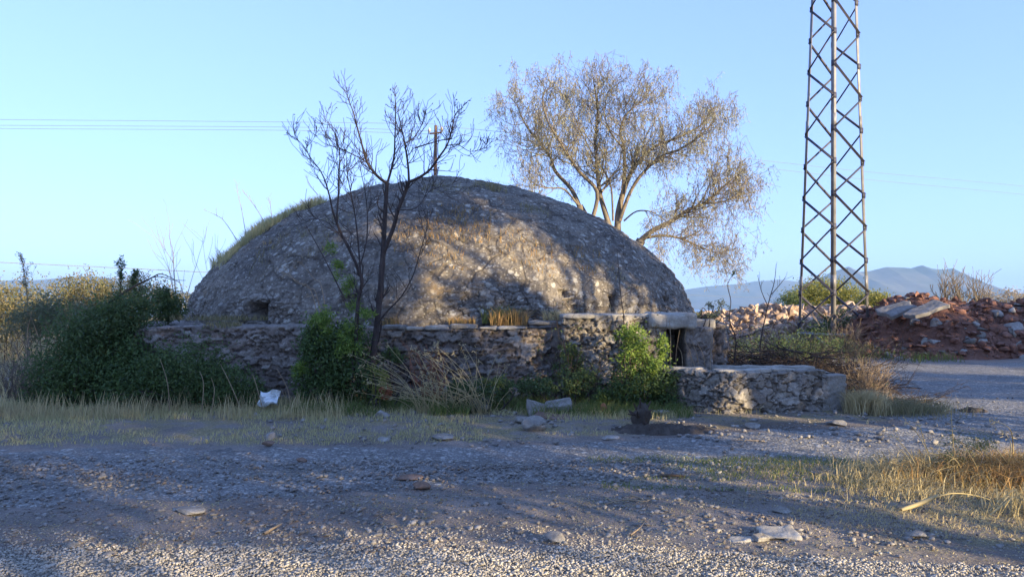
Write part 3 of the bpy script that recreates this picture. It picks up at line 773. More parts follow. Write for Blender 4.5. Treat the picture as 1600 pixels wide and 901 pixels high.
def shrub(name, label, lobes, n, L, W, mat, seed, cat='shrub', base=None, stems=14, stem_mat='bark', droop=.1, group=None, spread=.31, stem_r=.014, extra=None):
    r = np.random.default_rng(seed); lb = np.array(lobes, float)
    if base is None:
        bx, by = lb[:, 0].mean(), lb[:, 1].mean(); base = np.array([bx, by, gh1(bx, by)])
    base = np.array(base, float)
    root = empty(name, tuple(base), label, cat, group)
    pts_, cl = clump_points(lobes, n, r, spread=spread)
    pts_ = to_ground(pts_)
    V, Fc = leaves(pts_, L, W, r, droop); 
    link('foliage', mesh_np('foliage', rel(V, root), Fc, M[mat]), root)
    b = Bag()
    for c in cl[r.choice(len(cl), min(stems, len(cl)), replace=False)]:
        s0 = base + np.array([r.normal() * .08, r.normal() * .08, -.03]) + (np.array([c[0], c[1], base[2]]) - base) * .3 * np.array([1, 1, 0])
        m_ = (s0 + c) / 2 + r.normal(size=3) * .12
        b.add(*tube(smooth_path([s0, m_, c], 4), np.linspace(stem_r, .004, 9), 5))
    b.obj('stems', M[stem_mat], root)
    if extra:
        for (n2, mt2, L2, W2, lobes2, nm2) in extra:
            p2, _ = clump_points(lobes2, n2, r, spread=spread); p2 = to_ground(p2)
            V, Fc = leaves(p2, L2, W2, r, droop); link(nm2, mesh_np(nm2, rel(V, root), Fc, M[mt2]), root)
    return root
def lobe(px, py, Y, rx, ry, rz): return (*P(px, py, Y), rx, ry, rz)

class Twigs:
    def __init__(s, seed): s.r = np.random.default_rng(seed); s.b = Bag(); s.tips = []; s.pts = []
    def limb(s, pts, r0, r1, sides=7, m=4):
        pts = smooth_path(pts, m); n = len(pts); rad = r0 + (r1 - r0) * np.linspace(0, 1, n) ** .9
        s.b.add(*tube(pts, rad, sides)); return pts, rad
    def grow(s, p, d, length, rad, level, maxlev, up=.12, wig=.25, nside=(3, 6), ang=(25, 60), shrink=.55, tipr=.002, sides=5, gravity=0.):
        r = s.r; n = 5 if level < maxlev else 4
        pts = [np.array(p, float)]; d = np.array(d, float); d /= np.linalg.norm(d)
        for k in range(n):
            d = d + r.normal(size=3) * wig * .5 + np.array([0, 0, up - gravity * (k / n)]); d /= np.linalg.norm(d)
            pts.append(pts[-1] + d * length / n)
        pts = np.array(pts); rd = np.linspace(rad, max(rad * .35, tipr), len(pts))
        s.b.add(*tube(pts, rd, sides if level < maxlev else 3)); s.pts.append(pts)
        if level >= maxlev: s.tips.append((pts[-1], d)); return
        for k in range(r.integers(*nside)):
            t = r.uniform(.2, 1.) if k else 1.
            i = min(int(t * n), n - 1); q = pts[i] + (pts[i + 1] - pts[i]) * (t * n - i)
            dd = pts[i + 1] - pts[i]; dd /= np.linalg.norm(dd)
            ax = np.cross(dd, r.normal(size=3)); ax /= np.linalg.norm(ax) + 1e-9
            a_ = math.radians(r.uniform(*ang)); nd = dd * math.cos(a_) + ax * math.sin(a_)
            s.grow(q, nd, length * shrink * r.uniform(.6, 1.2), max(rd[i] * .6, tipr), level + 1, maxlev, up, wig, nside, ang, shrink, tipr, sides, gravity)
    def along(s, pts, rad, n, length, maxlev, t0=.25, taper=.8, **k):
        r = s.r
        for j in range(n):
            t = r.uniform(t0, 1); i = min(int(t * (len(pts) - 1)), len(pts) - 2); q = pts[i] + (pts[i + 1] - pts[i]) * r.random()
            dd = pts[i + 1] - pts[i]; dd /= np.linalg.norm(dd)
            ax = np.cross(dd, r.normal(size=3)); ax /= np.linalg.norm(ax) + 1e-9; a_ = math.radians(r.uniform(30, 70))
            s.grow(q, dd * math.cos(a_) + ax * math.sin(a_), length * r.uniform(.5, 1.2) * (1.2 - taper * t), max(rad[i] * .45, .004), 1, maxlev, **k)

# ---- the bare tree in front of the cistern
def bare_tree():
    Y0 = 11.75; base = P(577, 630, Y0); g = gh1(base[0], Y0); base[2] = g
    root = empty('bare_tree', tuple(base), 'leafless dark tree with several stems in front of the dome', 'tree')
    t = Twigs(21)
    def Q(l, y0=0., y1=0.):
        n = len(l); return [P(a_, b_ if b_ > 300 else 300 - (300 - b_) * .88, Y0 + y0 + (y1 - y0) * i / max(n - 1, 1)) for i, (a_, b_) in enumerate(l)]
    kw = dict(taper=.55, up=.17, wig=.22, nside=(3, 6), ang=(25, 55), shrink=.62, tipr=.0036)
    limbs = [
        ([(577, 636), (583, 560), (590, 500), (597, 420), (600, 370), (602, 330), (605, 285)], .085, .040, 0, 0, 5),
        ([(605, 285), (590, 272), (575, 250), (569, 230), (563, 205), (557, 180), (551, 155), (545, 138), (541, 120)], .036, .005, 0, -.5, 10),
        ([(605, 285), (611, 262), (616, 235), (617, 205), (618, 175), (618, 150), (617, 132)], .030, .005, 0, .4, 9),
        ([(597, 400), (606, 378), (616, 352), (622, 328), (632, 303), (639, 282)], .050, .036, 0, -.25, 4),
        ([(639, 282), (655, 274), (672, 260), (686, 238), (698, 218), (705, 195), (709, 172), (714, 158), (724, 150)], .033, .005, -.25, -.6, 10),
        ([(639, 282), (638, 258), (635, 232), (631, 205), (626, 180), (622, 158), (626, 140)], .028, .005, -.25, .3, 9),
        ([(631, 215), (645, 205), (655, 190), (662, 172), (666, 155)], .014, .004, -.1, .2, 6),
        ([(698, 218), (715, 216), (735, 228), (757, 222)], .012, .003, -.5, -.6, 5),
        ([(648, 222), (668, 215), (690, 208), (706, 205)], .016, .008, -.2, -.4, 3),
        ([(560, 615), (556, 540), (560, 470), (566, 440), (560, 420), (545, 388), (530, 358), (520, 330)], .050, .022, -.1, -.4, 4),
        ([(520, 330), (512, 295), (502, 265), (487, 242), (472, 215), (456, 200)], .019, .004, -.4, -.7, 9),
        ([(526, 345), (529, 300), (530, 262), (531, 232), (526, 205), (517, 182), (508, 172)], .020, .004, -.4, -.2, 9),
        ([(564, 442), (561, 395), (556, 345), (549, 305), (543, 270), (541, 235), (535, 205)], .022, .004, -.2, .3, 8),
        ([(558, 430), (572, 380), (574, 335), (570, 295), (564, 262), (566, 235)], .018, .004, -.1, .5, 6),
        ([(590, 505), (605, 486), (627, 463), (645, 431), (656, 395), (666, 360), (668, 330)], .022, .004, -.1, -.6, 5),
        ([(563, 240), (545, 230), (530, 222), (508, 215), (490, 196)], .013, .003, -.2, -.4, 6),
        ([(532, 262), (545, 262), (562, 246)], .010, .004, -.3, -.2, 2),
        ([(622, 328), (650, 325), (670, 300), (690, 290), (715, 285)], .013, .003, -.2, .3, 5),
        ([(545, 385), (515, 350), (492, 342), (470, 345)], .010, .003, -.3, -.7, 3),
        ([(540, 470), (505, 400), (478, 352)], .015, .007, -.3, -.5, 0),
    ]
    for l, r0, r1, y0, y1, n in limbs:
        pts, rad = t.limb(Q(l, y0, y1), r0 * .74, r1 * .75)
        if n: t.along(pts, rad, int(n * 2.4), .36, 2, t0=.12, **kw)
    t.b.obj('branches', M['bark'], root, True)
    # a few leftover leaves at the twig tips
    r = np.random.default_rng(3); tips = np.array([q for q, _ in t.tips]); sel = tips[r.random(len(tips)) < .10]
    V, Fc = leaves(sel, .05, .02, r, .5); link('dead_leaves', mesh_np('dead_leaves', rel(V, root), Fc, M['twigdark']), root)
    # green shoots on the lower stems
    lobes = [lobe(505, 505, 11.7, .18, .18, .25), lobe(548, 520, 11.6, .22, .18, .14), lobe(575, 495, 11.6, .16, .15, .12), lobe(545, 545, 11.5, .17, .15, .12), lobe(470, 578, 11.6, .16, .14, .08)]
    p_, _ = clump_points(lobes, 2600, r, spread=.34); V, Fc = leaves(p_, .075, .022, r, .25); link('green_shoots', mesh_np('green_shoots', rel(V, root), Fc, M['leafbright']), root)
    lobes = [lobe(515, 390, 11.7, .07, .08, .12), lobe(530, 420, 11.7, .08, .09, .15), lobe(545, 448, 11.7, .09, .09, .16), lobe(552, 475, 11.7, .09, .09, .15)]
    p_, _ = clump_points(lobes, 1300, r, spread=.4); V, Fc = leaves(p_, .06, .014, r, -.5); link('leafy_sprout', mesh_np('leafy_sprout', rel(V, root), Fc, M['leafbright']), root)
bare_tree()

# ---- the big loose tree behind the dome
def big_tree():
    Y0 = 27.; base = np.array([P(968, 400, Y0)[0], Y0, 0.]); base[2] = gh1(base[0], Y0)
    root = empty('weeping_tree', tuple(base), 'large airy tree with drooping dry foliage behind the right side of the dome', 'tree')
    t = Twigs(5)
    def Q(l, y0=0., y1=0.):
        n = len(l); return [P(a_, b_, Y0 + y0 + (y1 - y0) * i / max(n - 1, 1)) for i, (a_, b_) in enumerate(l)]
    t.limb([base + (0, 0, -.2), P(968, 470, Y0), P(966, 405, Y0), P(965, 365, Y0)], .34, .24, 10)
    t.limb([base + (.4, .1, -.2), P(985, 455, Y0), P(990, 400, Y0), P(1002, 375, Y0)], .22, .17, 8)
    t.limb([base + (-.3, .3, -.2), P(955, 440, Y0), P(930, 370, Y0 + .3), P(905, 322, Y0 + .3)], .2, .14, 8)
    limbs = [
        ([(965, 370), (966, 335), (974, 300), (985, 272), (1000, 250), (1022, 230), (1060, 214), (1095, 196), (1112, 172)], .20, .02, 0, 1, 22),
        ([(968, 345), (985, 300), (1005, 270), (1035, 243), (1065, 232), (1098, 208), (1120, 186)], .12, .02, 0, -1.5, 18),
        ([(973, 303), (976, 262), (974, 225), (969, 205), (978, 180), (1000, 160), (1022, 142)], .12, .02, 0, -.5, 18),
        ([(958, 372), (945, 330), (937, 300), (933, 262), (930, 220), (934, 180), (930, 145), (926, 118)], .17, .02, 0, .8, 22),
        ([(925, 345), (933, 300), (905, 268), (888, 243), (874, 220), (856, 190), (848, 158), (852, 140)], .12, .02, 0, -1.3, 18),
        ([(905, 322), (893, 296), (868, 268), (860, 245), (846, 226), (830, 208), (816, 185), (808, 165), (795, 150)], .13, .02, .3, 1.5, 20),
        ([(903, 320), (882, 296), (862, 294), (845, 292), (825, 280)], .07, .015, .3, -.4, 10),
        ([(958, 345), (956, 300), (953, 280), (966, 262), (970, 245)], .06, .02, 0, -1, 7),
        ([(940, 300), (950, 282), (940, 262), (925, 240), (905, 200), (890, 165)], .07, .02, 0, 1.8, 14),
        ([(1002, 375), (1020, 360), (1050, 345), (1075, 328), (1100, 318), (1122, 300), (1140, 283), (1155, 272)], .16, .02, 0, -.8, 24),
        ([(1005, 372), (1035, 368), (1062, 372), (1088, 383), (1110, 392), (1132, 396)], .09, .015, 0, .6, 14),
        ([(975, 345), (995, 330), (1020, 332), (1045, 350), (1060, 375)], .05, .012, 0, -1.5, 9),
        ([(972, 230), (950, 200), (945, 165), (955, 130)], .06, .015, 0, .6, 12),
        ([(1100, 318), (1130, 315), (1155, 305), (1180, 300)], .05, .012, -.4, .4, 9),
    ]
    ends = []
    for l, r0, r1, y0, y1, n in limbs:
        pts, rad = t.limb(Q(l, y0, y1), r0 * .68, r1 * .7, 8)
        t.along(pts, rad, int(n * 1.45), 1.22, 3, taper=.55, t0=.3, up=.10, wig=.3, nside=(3, 5), ang=(25, 60), shrink=.62, tipr=.006, sides=5)
    t.b.obj('branches', M['eucbark'], root, True)
    # drooping strings of narrow leaves
    r = np.random.default_rng(9)
    P_ = np.concatenate([p[2:] for p in t.pts if len(p) <= 5] + [p[3:] for p in t.pts if len(p) > 5])
    # only keep the dome-side and outer parts loose
    r.shuffle(P_); vox = np.floor(P_ / .36).astype(np.int64); key = vox[:, 0] * 73856093 ^ vox[:, 1] * 19349663 ^ vox[:, 2] * 83492791
    o_ = np.argsort(key, kind='stable'); ks = key[o_]; first = np.concatenate([[True], ks[1:] != ks[:-1]]); rank = np.arange(len(ks)) - np.maximum.accumulate(np.where(first, np.arange(len(ks)), 0))
    P_ = P_[o_[rank < 4]]; n = min(9000, len(P_)); sel = P_[r.permutation(len(P_))[:n]]
    m_ = 8; L_ = r.uniform(.2, .8, n); tt_ = r.random((n, m_))
    sway = r.normal(size=(n, 2)) * .18
    C = sel[:, None] + np.stack([sway[:, 0:1] * tt_ * 1.2, sway[:, 1:2] * tt_ * 1.2, -L_[:, None] * tt_], -1) + r.normal(size=(n, m_, 3)) * .03
    C = C.reshape(-1, 3)
    keep = fbm(C * .8, 3, 71) > -.30
    C = C[keep]
    low = (C[:, 2] < 4.6) | ((C[:, 0] > 7.0) & (C[:, 2] < 6.2))
    rust = low & (r.random(len(C)) < .55)
    V, Fc = leaves(C[~rust], .12, .021, r, 1.3); link('foliage', mesh_np('foliage', rel(V, root), Fc, M['leafeuc']), root)
    V, Fc = leaves(C[rust], .12, .021, r, 1.3); link('rusty_foliage', mesh_np('rusty_foliage', rel(V, root), Fc, M['leafrust']), root)
    # hanging thin twigs
    b = Bag(); k = r.choice(n, min(n, 3200), replace=False)
    for j in k:
        q = sel[j]; e = q + np.array([sway[j, 0] * 1.2, sway[j, 1] * 1.2, -L_[j]])
        b.add(*tube([q, (q + e) / 2 + (0, 0, -.02), e], .004, 3))
    b.obj('hanging_twigs', M['brush'], root)
big_tree()

# ------------------------------------------------------------------ trees beyond the right-hand edge of the view: they throw the dappled shade
u_ = np.array([math.cos(R(SUN_AZ)), math.sin(R(SUN_AZ))])     # along the row, square to the sun
sh_ = np.array([math.sin(R(SUN_AZ)), -math.cos(R(SUN_AZ))])
C0 = np.array([12., -3.])
def shade_tree(tpos, off, lobes_th, n, seed, label, mat='leafmid', leaf=(.16, .09), height=8):
    base2 = C0 + u_ * tpos + sh_ * off; base = np.array([base2[0], base2[1], gh1(*base2)])
    root = empty('roadside_tree', tuple(base), label, 'tree', 'trees beyond the right edge of the view')
    lobes = []
    for (t_, h_, rt, rh) in lobes_th:
        c = C0 + u_ * t_ + sh_ * off; lobes.append((c[0], c[1], h_, rt, rt * .8, rh))
    r = np.random.default_rng(seed); pts_, cl = clump_points(lobes, n, r, nclump=n // 60, spread=.26, shell=.3)
    V, Fc = leaves(pts_, leaf[0], leaf[1], r, .3); link('crown', mesh_np('crown', rel(V, root), Fc, M[mat]), root)
    b = Bag(); top = base + np.array([0, 0, height * .55]); b.add(*tube(smooth_path([base - (0, 0, .2), base + (.1, 0, height * .25), top], 4), np.linspace(.22, .12, 9), 8))
    for c in cl[r.choice(len(cl), min(26, len(cl)), replace=False)]:
        s0 = base + (top - base) * r.uniform(.45, 1); b.add(*tube(smooth_path([s0, (s0 + c) / 2 + r.normal(size=3) * .3, c], 4), np.linspace(.07, .015, 9), 5))
    b.obj('trunk', M['bark'], root)
SH = [
    # t, off, lobes (t, h, rt, rh)
    (-9.5, 2, [(-10, 6.6, 2.6, 1.9), (-8, 5.9, 2.0, 1.3), (-11.5, 5.4, 1.8, 1.2), (-9, 8.4, 1.8, 1.2)], 11000, 'broad roadside tree farthest left of the row behind the viewer', 9),
    (-4.5, 1, [(-5, 6.4, 2.4, 1.7), (-4.6, 5.0, 2.2, 1.3), (-2.6, 4.7, 1.5, 1.3), (-6.5, 5.6, 1.7, 1.1), (-4.5, 8.2, 1.8, 1.2), (-2.2, 7.2, 1.6, 1.3)], 20000, 'second roadside tree of the row behind the viewer', 9),
    (0.5, 0, [(-.9, 4.2, 1.3, 1.2), (.8, 4.6, 1.4, 1.25), (-.6, 6.6, 2.3, 1.6), (2.6, 3.95, 1.3, .85), (1.6, 6.4, 1.7, 1.7), (3.0, 7.4, 1.0, 2.0), (3.5, 5.0, .95, 1.0), (4.5, 5.9, .7, .6), (.6, 8.3, 1.5, .9)], 34000, 'round roadside tree with a low crown to the right of the viewer', 8),
    (5.5, 0, [(4.6, 8.7, 1.5, 1.0), (6.9, 3.7, 1.7, 1.0), (9.0, 5.8, 1.8, 1.9), (7.8, 8.6, 2.2, 1.8), (6.3, 9.9, 1.9, 1.1), (4.4, 3.6, .8, .5), (7.2, 7.2, 1.0, 1.2)], 34000, 'tall roadside tree with gaps in its crown right of the view', 10),
    (12.5, 1, [(11.5, 3.4, 1.9, 1.3), (12.5, 5.6, 1.8, 1.2), (14.5, 3.0, 1.6, 1.1)], 9000, 'small roadside tree beyond the tall one right of the view', 6),
    (22, 0, [(20.5, 2.8, 2.2, 1.3), (23.5, 3.3, 2.4, 1.5), (26.5, 3.6, 2.4, 1.8), (29.5, 4.0, 2.4, 1.9)], 24000, 'wide low roadside thicket tree farthest right of the view', 4),
]
for k, (t_, off, lb_, n, lab, hgt) in enumerate(SH): shade_tree(t_, off, lb_, n, 100 + k, lab, 'leafmid', (.20, .11), hgt)

# ------------------------------------------------------------------ shrubs and plants
LS = 'shrubs along the left side of the cistern'
shrub('leafy_shrub', 'tall dark green shrub against the left corner of the stone wall',
      [lobe(190, 505, 12.6, .40, .4, .26), lobe(160, 535, 12.5, .5, .45, .42), lobe(212, 560, 12.2, .30, .4, .42), lobe(258, 482, 13.8, .30, .3, .24), lobe(180, 595, 12.0, .7, .5, .42)],
      12500, .07, .028, 'leafdark', 31, base=(-6.6, 12.4, .05), stems=30, group=LS, extra=[(7500, 'leafmid', .075, .026, [lobe(195, 492, 12.5, .48, .5, .32), lobe(140, 520, 12.3, .6, .5, .45), lobe(255, 478, 13.7, .36, .3, .26)], 'upper_foliage')])
shrub('leafy_shrub', 'low spreading dark green shrub in front of the wall left of the bare tree',
      [lobe(290, 590, 11.7, .6, .45, .42), lobe(350, 610, 11.5, .5, .4, .28), lobe(225, 610, 11.7, .6, .5, .45), lobe(395, 625, 11.5, .35, .3, .17), lobe(255, 590, 11.9, .4, .4, .32)],
      15000, .06, .026, 'leafdark', 32, base=(-5.0, 11.6, .05), stems=22, group=LS, extra=[(4200, 'leafmid', .06, .024, [lobe(290, 580, 11.5, .6, .4, .4), lobe(360, 600, 11.4, .5, .3, .25)], 'pale_foliage')])
shrub('leafy_shrub', 'dark green mounded shrub left of the cistern at the edge of the straw',
      [lobe(125, 600, 12.0, .65, .5, .45), lobe(80, 618, 12.2, .4, .35, .24), lobe(150, 560, 12.4, .5, .45, .5)],
      11000, .06, .026, 'leafdark', 33, base=(-7.2, 12.1, .05), stems=16, group=LS, extra=[(4200, 'leafmid', .06, .022, [lobe(110, 575, 12.1, .7, .5, .45)], 'pale_foliage')])
shrub('reed_bush', 'grey green bush with pale upright canes at the far left',
      [lobe(80, 488, 14.5, .7, .5, .30), lobe(50, 505, 14.8, .5, .4, .3), lobe(120, 498, 14.3, .5, .4, .3), lobe(140, 525, 14.0, .4, .4, .35)],
      6500, .08, .024, 'leafgrey', 34, base=(-9.1, 14.6, .0), stems=46, stem_mat='twigdry', stem_r=.014, droop=-.1)
def plume(name, label, path_px, Y, mat, seed, n=900, w_=.16, L=.06, wd=.018, stem='bark', side=14, cat='plant', ground=True):
    r = np.random.default_rng(seed); pts = smooth_path([P(a_, b_, Y) for a_, b_ in path_px], 5)
    base = pts[0].copy()
    if ground: base[2] = gh1(base[0], base[1])
    root = empty(name, tuple(base), label, cat); b = Bag()
    if ground and pts[0][2] > base[2] + .1: b.add(*tube([base - (0, 0, .03), (base + pts[0]) / 2 + r.normal(size=3) * .02, pts[0]], .012, 5))
    b.add(*tube(pts, np.linspace(.012, .003, len(pts)), 5)); C = [pts[r.integers(0, len(pts), n // 3)] + r.normal(size=(n // 3, 3)) * .02]
    for k in range(side):
        i = r.integers(1, len(pts) - 1); d = r.normal(size=3) * .7; d[2] = abs(d[2]) + .5; d /= np.linalg.norm(d)
        l = w_ * r.uniform(.6, 1.8) * (1.2 - i / len(pts)); q = pts[i] + d * l; b.add(*tube([pts[i], (pts[i] + q) / 2 + r.normal(size=3) * .015, q], [.006, .004, .002], 3))
        m_ = n // (side * 2) + 1; tt_ = r.random(m_)[:, None]; C.append(pts[i] + (q - pts[i]) * tt_ + r.normal(size=(m_, 3)) * .015)
    b.obj('stems', M[stem], root)
    V, Fc = leaves(np.concatenate(C), L, wd, r, -.5); link('foliage', mesh_np('foliage', rel(V, root), Fc, M[mat]), root)
    return root
plume('tall_weed', 'tall grey green weed with a narrow leafy tip against the sky left of the dome', [(190, 500), (188, 460), (190, 430), (188, 405)], 12.9, 'leafmid', 41, 900, .24, .06, .017)
plume('tall_weed', 'thin feathery pale weed rising highest at the far left', [(44, 500), (42, 460), (38, 430), (33, 400)], 14.4, 'leafgrey', 42, 700, .3, .05, .012, 'twigdry')
plume('tall_weed', 'dark leafy weed between the feathery tip and the dome edge', [(225, 500), (215, 465), (208, 440), (212, 425)], 13.2, 'leafmid', 43, 1000, .3, .06, .018)
plume('tall_weed', 'short bushy weed touching the left foot of the dome', [(262, 500), (258, 475), (262, 455)], 13.8, 'leafmid', 44, 1500, .3, .055, .016)
shrub('olive_bush', 'sunlit yellow green bush at the left edge of the photo',
      [lobe(15, 480, 22, 1.3, .9, .7), lobe(-30, 500, 22, 1.4, .9, .8), lobe(50, 500, 23, .9, .8, .6)], 9000, .10, .04, 'leafolive', 36, base=(-15, 22, 0))
shrub('olive_bush', 'sunlit orange tinged bush behind the left shrubs', [lobe(130, 455, 24, .9, .8, .5), lobe(150, 470, 24, 1.0, .8, .7), lobe(110, 490, 24, .9, .8, .6), lobe(215, 455, 26, 1.2, .8, .5)], 10000, .10, .04, 'leafolive', 37, base=(-13.8, 24, 0))
shrub('olive_bush', 'distant grey green bush row left of the dome', [lobe(230, 470, 32, 1.6, 1., .6), lobe(285, 478, 33, 1.2, 1., .5), lobe(180, 480, 33, 1.4, 1, .6), lobe(60, 480, 34, 1.8, 1, .7), lobe(0, 478, 34, 1.8, 1, .8)], 9000, .14, .05, 'leafolive', 38, base=(-15.5, 33, 0))
def twig_bush(name, label, base, hgt, n, seed, mat='twigdark', width=.5, lev=2, up=.1, rad=.008, cat='bush', length=None, leafmat=None, nl=0, group=None, bdir=None, tipr=.0022):
    base = np.array(base, float); root = empty(name, tuple(base), label, cat, group); t = Twigs(seed); r = t.r
    for k in range(n):
        d = np.array([r.normal() * width, r.normal() * width, 1.]) if bdir is None else np.array(bdir) + r.normal(size=3) * width
        t.grow(base + np.array([r.normal() * .05, r.normal() * .05, -.02]), d, (length or hgt) * r.uniform(.5, 1.05), rad * r.uniform(.6, 1.2), 0, lev, up=up, wig=.25, nside=(2, 5), ang=(15, 45), shrink=.55, tipr=tipr, sides=4)
    t.b.obj('twigs', M[mat], root)
    if leafmat:
        Pp = np.concatenate(t.pts); C = Pp[r.integers(0, len(Pp), nl)] + r.normal(size=(nl, 3)) * .03
        V, Fc = leaves(C, .05, .02, r, .2); link('foliage', mesh_np('foliage', rel(V, root), Fc, M[leafmat]), root)
    return root
twig_bush('bare_sapling', 'leafless pale sapling against the sky left of the dome', (P(292, 440, 22)[0], 22, 0), 3.4, 5, 51, 'barkpale', .22, 2, .12, .025, 'sapling', tipr=.005)
twig_bush('dead_brush', 'tangled brown dead brush at the far left edge', (-8.6, 12.8, .0), .9, 46, 52, 'brush', .65, 2, .05, .006, 'brush')
twig_bush('dead_brush', 'brown dead stems beside the dark mounded shrub at far left', (-7.9, 12.3, .0), .7, 36, 53, 'brush', .6, 2, .05, .005, 'brush')
# bare leaning branch over the left shrubs
b = Bag(); q = [P(a_, b_, 12.8) for a_, b_ in ((160, 480), (205, 450), (235, 435), (253, 428), (282, 442))]; b.add(*tube(smooth_path(q, 5), np.linspace(.02, .005, 21), 6))
q = [P(a_, b_, 12.8) for a_, b_ in ((240, 433), (252, 432), (270, 437), (290, 438))]; b.add(*tube(smooth_path(q, 4), np.linspace(.01, .004, 13), 5))
q = [P(160, 480, 12.8), np.array([P(150, 480, 12.8)[0], 12.7, .6]), np.array([P(150, 480, 12.8)[0] - .1, 12.6, -.02])]; b.add(*tube(q, .02, 6))
tag(b.obj('bare_branch', M['twigdark'], None), 'bare dark branch leaning out of the shrubs left of the dome', 'branch')

# base of the bare tree
shrub('leafy_shrub', 'dark leafy shrub wrapped around the foot of the bare tree',
      [lobe(535, 545, 11.75, .45, .3, .38), lobe(500, 560, 11.8, .35, .3, .42), lobe(555, 590, 11.6, .4, .3, .3), lobe(500, 600, 11.6, .4, .3, .25), lobe(490, 525, 11.9, .2, .2, .3)],
      10000, .07, .026, 'leafdark', 61, base=(-2.5, 11.7, .05), stems=16)
shrub('small_plant', 'yellow green plant with red stems right of the bare tree foot',
      [lobe(590, 590, 11.3, .14, .13, .2), lobe(600, 612, 11.2, .16, .14, .12)], 1500, .045, .024, 'leafyellow', 62, cat='plant', stems=10,
      extra=[(260, 'leafred', .04, .03, [lobe(603, 612, 11.1, .07, .07, .1)], 'red_leaves')])
shrub('small_plant', 'green plant in front of the wall just right of the bare tree', [lobe(612, 555, 11.9, .17, .12, .1)], 700, .05, .024, 'leafmid', 63, cat='plant', stems=8)
shrub('flowering_plant', 'low yellow flecked plant in front of the wall beside the dry reeds',
      [lobe(755, 612, 11.1, .3, .22, .18), lobe(785, 605, 11.2, .16, .15, .14), lobe(715, 608, 11.2, .22, .2, .14)], 3800, .04, .02, 'leafmid', 64, cat='plant',
      extra=[(420, 'leafyellow', .035, .025, [lobe(775, 600, 11.0, .22, .15, .15)], 'flowers')])
shrub('ground_ivy', 'flat green ivy spreading at the wall foot beside the stone slabs', [lobe(845, 602, 11.6, .5, .3, .12), lobe(900, 596, 11.7, .35, .3, .2), lobe(890, 560, 12.0, .25, .1, .3)], 4500, .045, .026, 'leafmid', 65, cat='ivy')
shrub('door_bush', 'bright green bush growing in front of the dark doorway',
      [lobe(992, 530, 11.55, .17, .2, .22), lobe(1015, 570, 11.5, .19, .22, .20), lobe(985, 560, 11.5, .17, .2, .2), lobe(1036, 540, 11.6, .09, .12, .2), lobe(970, 520, 11.6, .10, .1, .10)], 3300, .055, .026, 'leafbright', 66, spread=.36,
      base=(2.0, 11.5, .05), extra=[(5200, 'leafdark', .055, .026, [lobe(992, 605, 11.5, .36, .3, .25), lobe(1038, 608, 11.5, .26, .25, .26), lobe(948, 622, 11.4, .22, .2, .12)], 'dark_foliage')])
# bare vine climbing over the right of the wall
t = Twigs(77)
for k in range(11):
    x_ = rnd.uniform(870, 975); q = P(x_, 600, 12.05)
    q[2] = .1; t.grow(q, (rnd.uniform(-.6, .6), .05, 1), rnd.uniform(.7, 1.3), .012, 0, 2, up=.05, wig=.5, nside=(3, 6), ang=(25, 70), shrink=.6, tipr=.003)
root = empty('climbing_vine', (1.1, 12.0, .0), 'leafless dark vine spreading over the sunlit rubble wall left of the door', 'vine')
t.b.obj('stems', M['twigdark'], root)
V = np.concatenate(t.pts); r = np.random.default_rng(4); C = V[r.integers(0, len(V), 500)] + r.normal(size=(500, 3)) * .03
Vv, Fc = leaves(C, .045, .025, r, .2); link('foliage', mesh_np('foliage', rel(Vv, root), Fc, M['leafmid']), root)
# sapling standing on the wall right of centre
def sapling(label, paths, Y, mat, r0, seed, side=4, ln=.3, lev=1, toground=True, name='bare_sapling', leaf=None, nl=60):
    q0 = P(*paths[0][0], Y); base = q0.copy()
    if toground: base[2] = gh1(q0[0], q0[1])
    root = empty(name, tuple(base), label, 'sapling'); t = Twigs(seed)
    for j, l in enumerate(paths):
        pts = [P(a_, b_, Y) for a_, b_ in l]
        if j == 0 and toground: pts = [base - (0, 0, .03)] + pts
        pts, rad = t.limb(pts, r0 * (1 if j == 0 else .55), r0 * .25, 5)
        t.along(pts, rad, side, ln, lev, t0=.3, up=.15, wig=.2, nside=(2, 4), tipr=r0 * .16)
    t.b.obj('stems', M[mat], root)
    if leaf:
        Pp = np.concatenate(t.pts); C = Pp[t.r.integers(0, len(Pp), nl)]; V, Fc = leaves(C, .06, .02, t.r, .2); link('foliage', mesh_np('foliage', rel(V, root), Fc, M[leaf]), root)
    return root
sapling('thin black sapling standing in front of the right side of the dome', [[(975, 505), (971, 470), (967, 430), (964, 388)], [(970, 464), (985, 455), (996, 446)], [(969, 462), (950, 458), (935, 450)]], 12.0, 'twigdark', .012, 81, 3, .2)
sapling('leafless forked sapling behind the trough against the mountains', [[(1188, 540), (1195, 500), (1203, 465), (1210, 440), (1213, 412)], [(1200, 478), (1190, 455), (1184, 430)], [(1205, 460), (1218, 445), (1228, 432)]], 16, 'bark', .02, 82, 4, .35)
sapling('crooked thin sapling with a few leaves right of the stone door', [[(1148, 560), (1150, 530), (1140, 500), (1142, 470), (1137, 445), (1146, 428)]], 13.6, 'bark', .017, 83, 5, .22, 1, leaf='leafmid')
# weeds on the right jamb of the door
shrub('small_plant', 'grey weeds on top of the stone doorway right jamb', [lobe(1108, 490, 12.9, .22, .2, .1), lobe(1120, 478, 13.2, .16, .14, .1)], 900, .05, .016, 'leafgrey', 67, cat='plant', base=(3.35, 12.9, 1.25), stems=14)

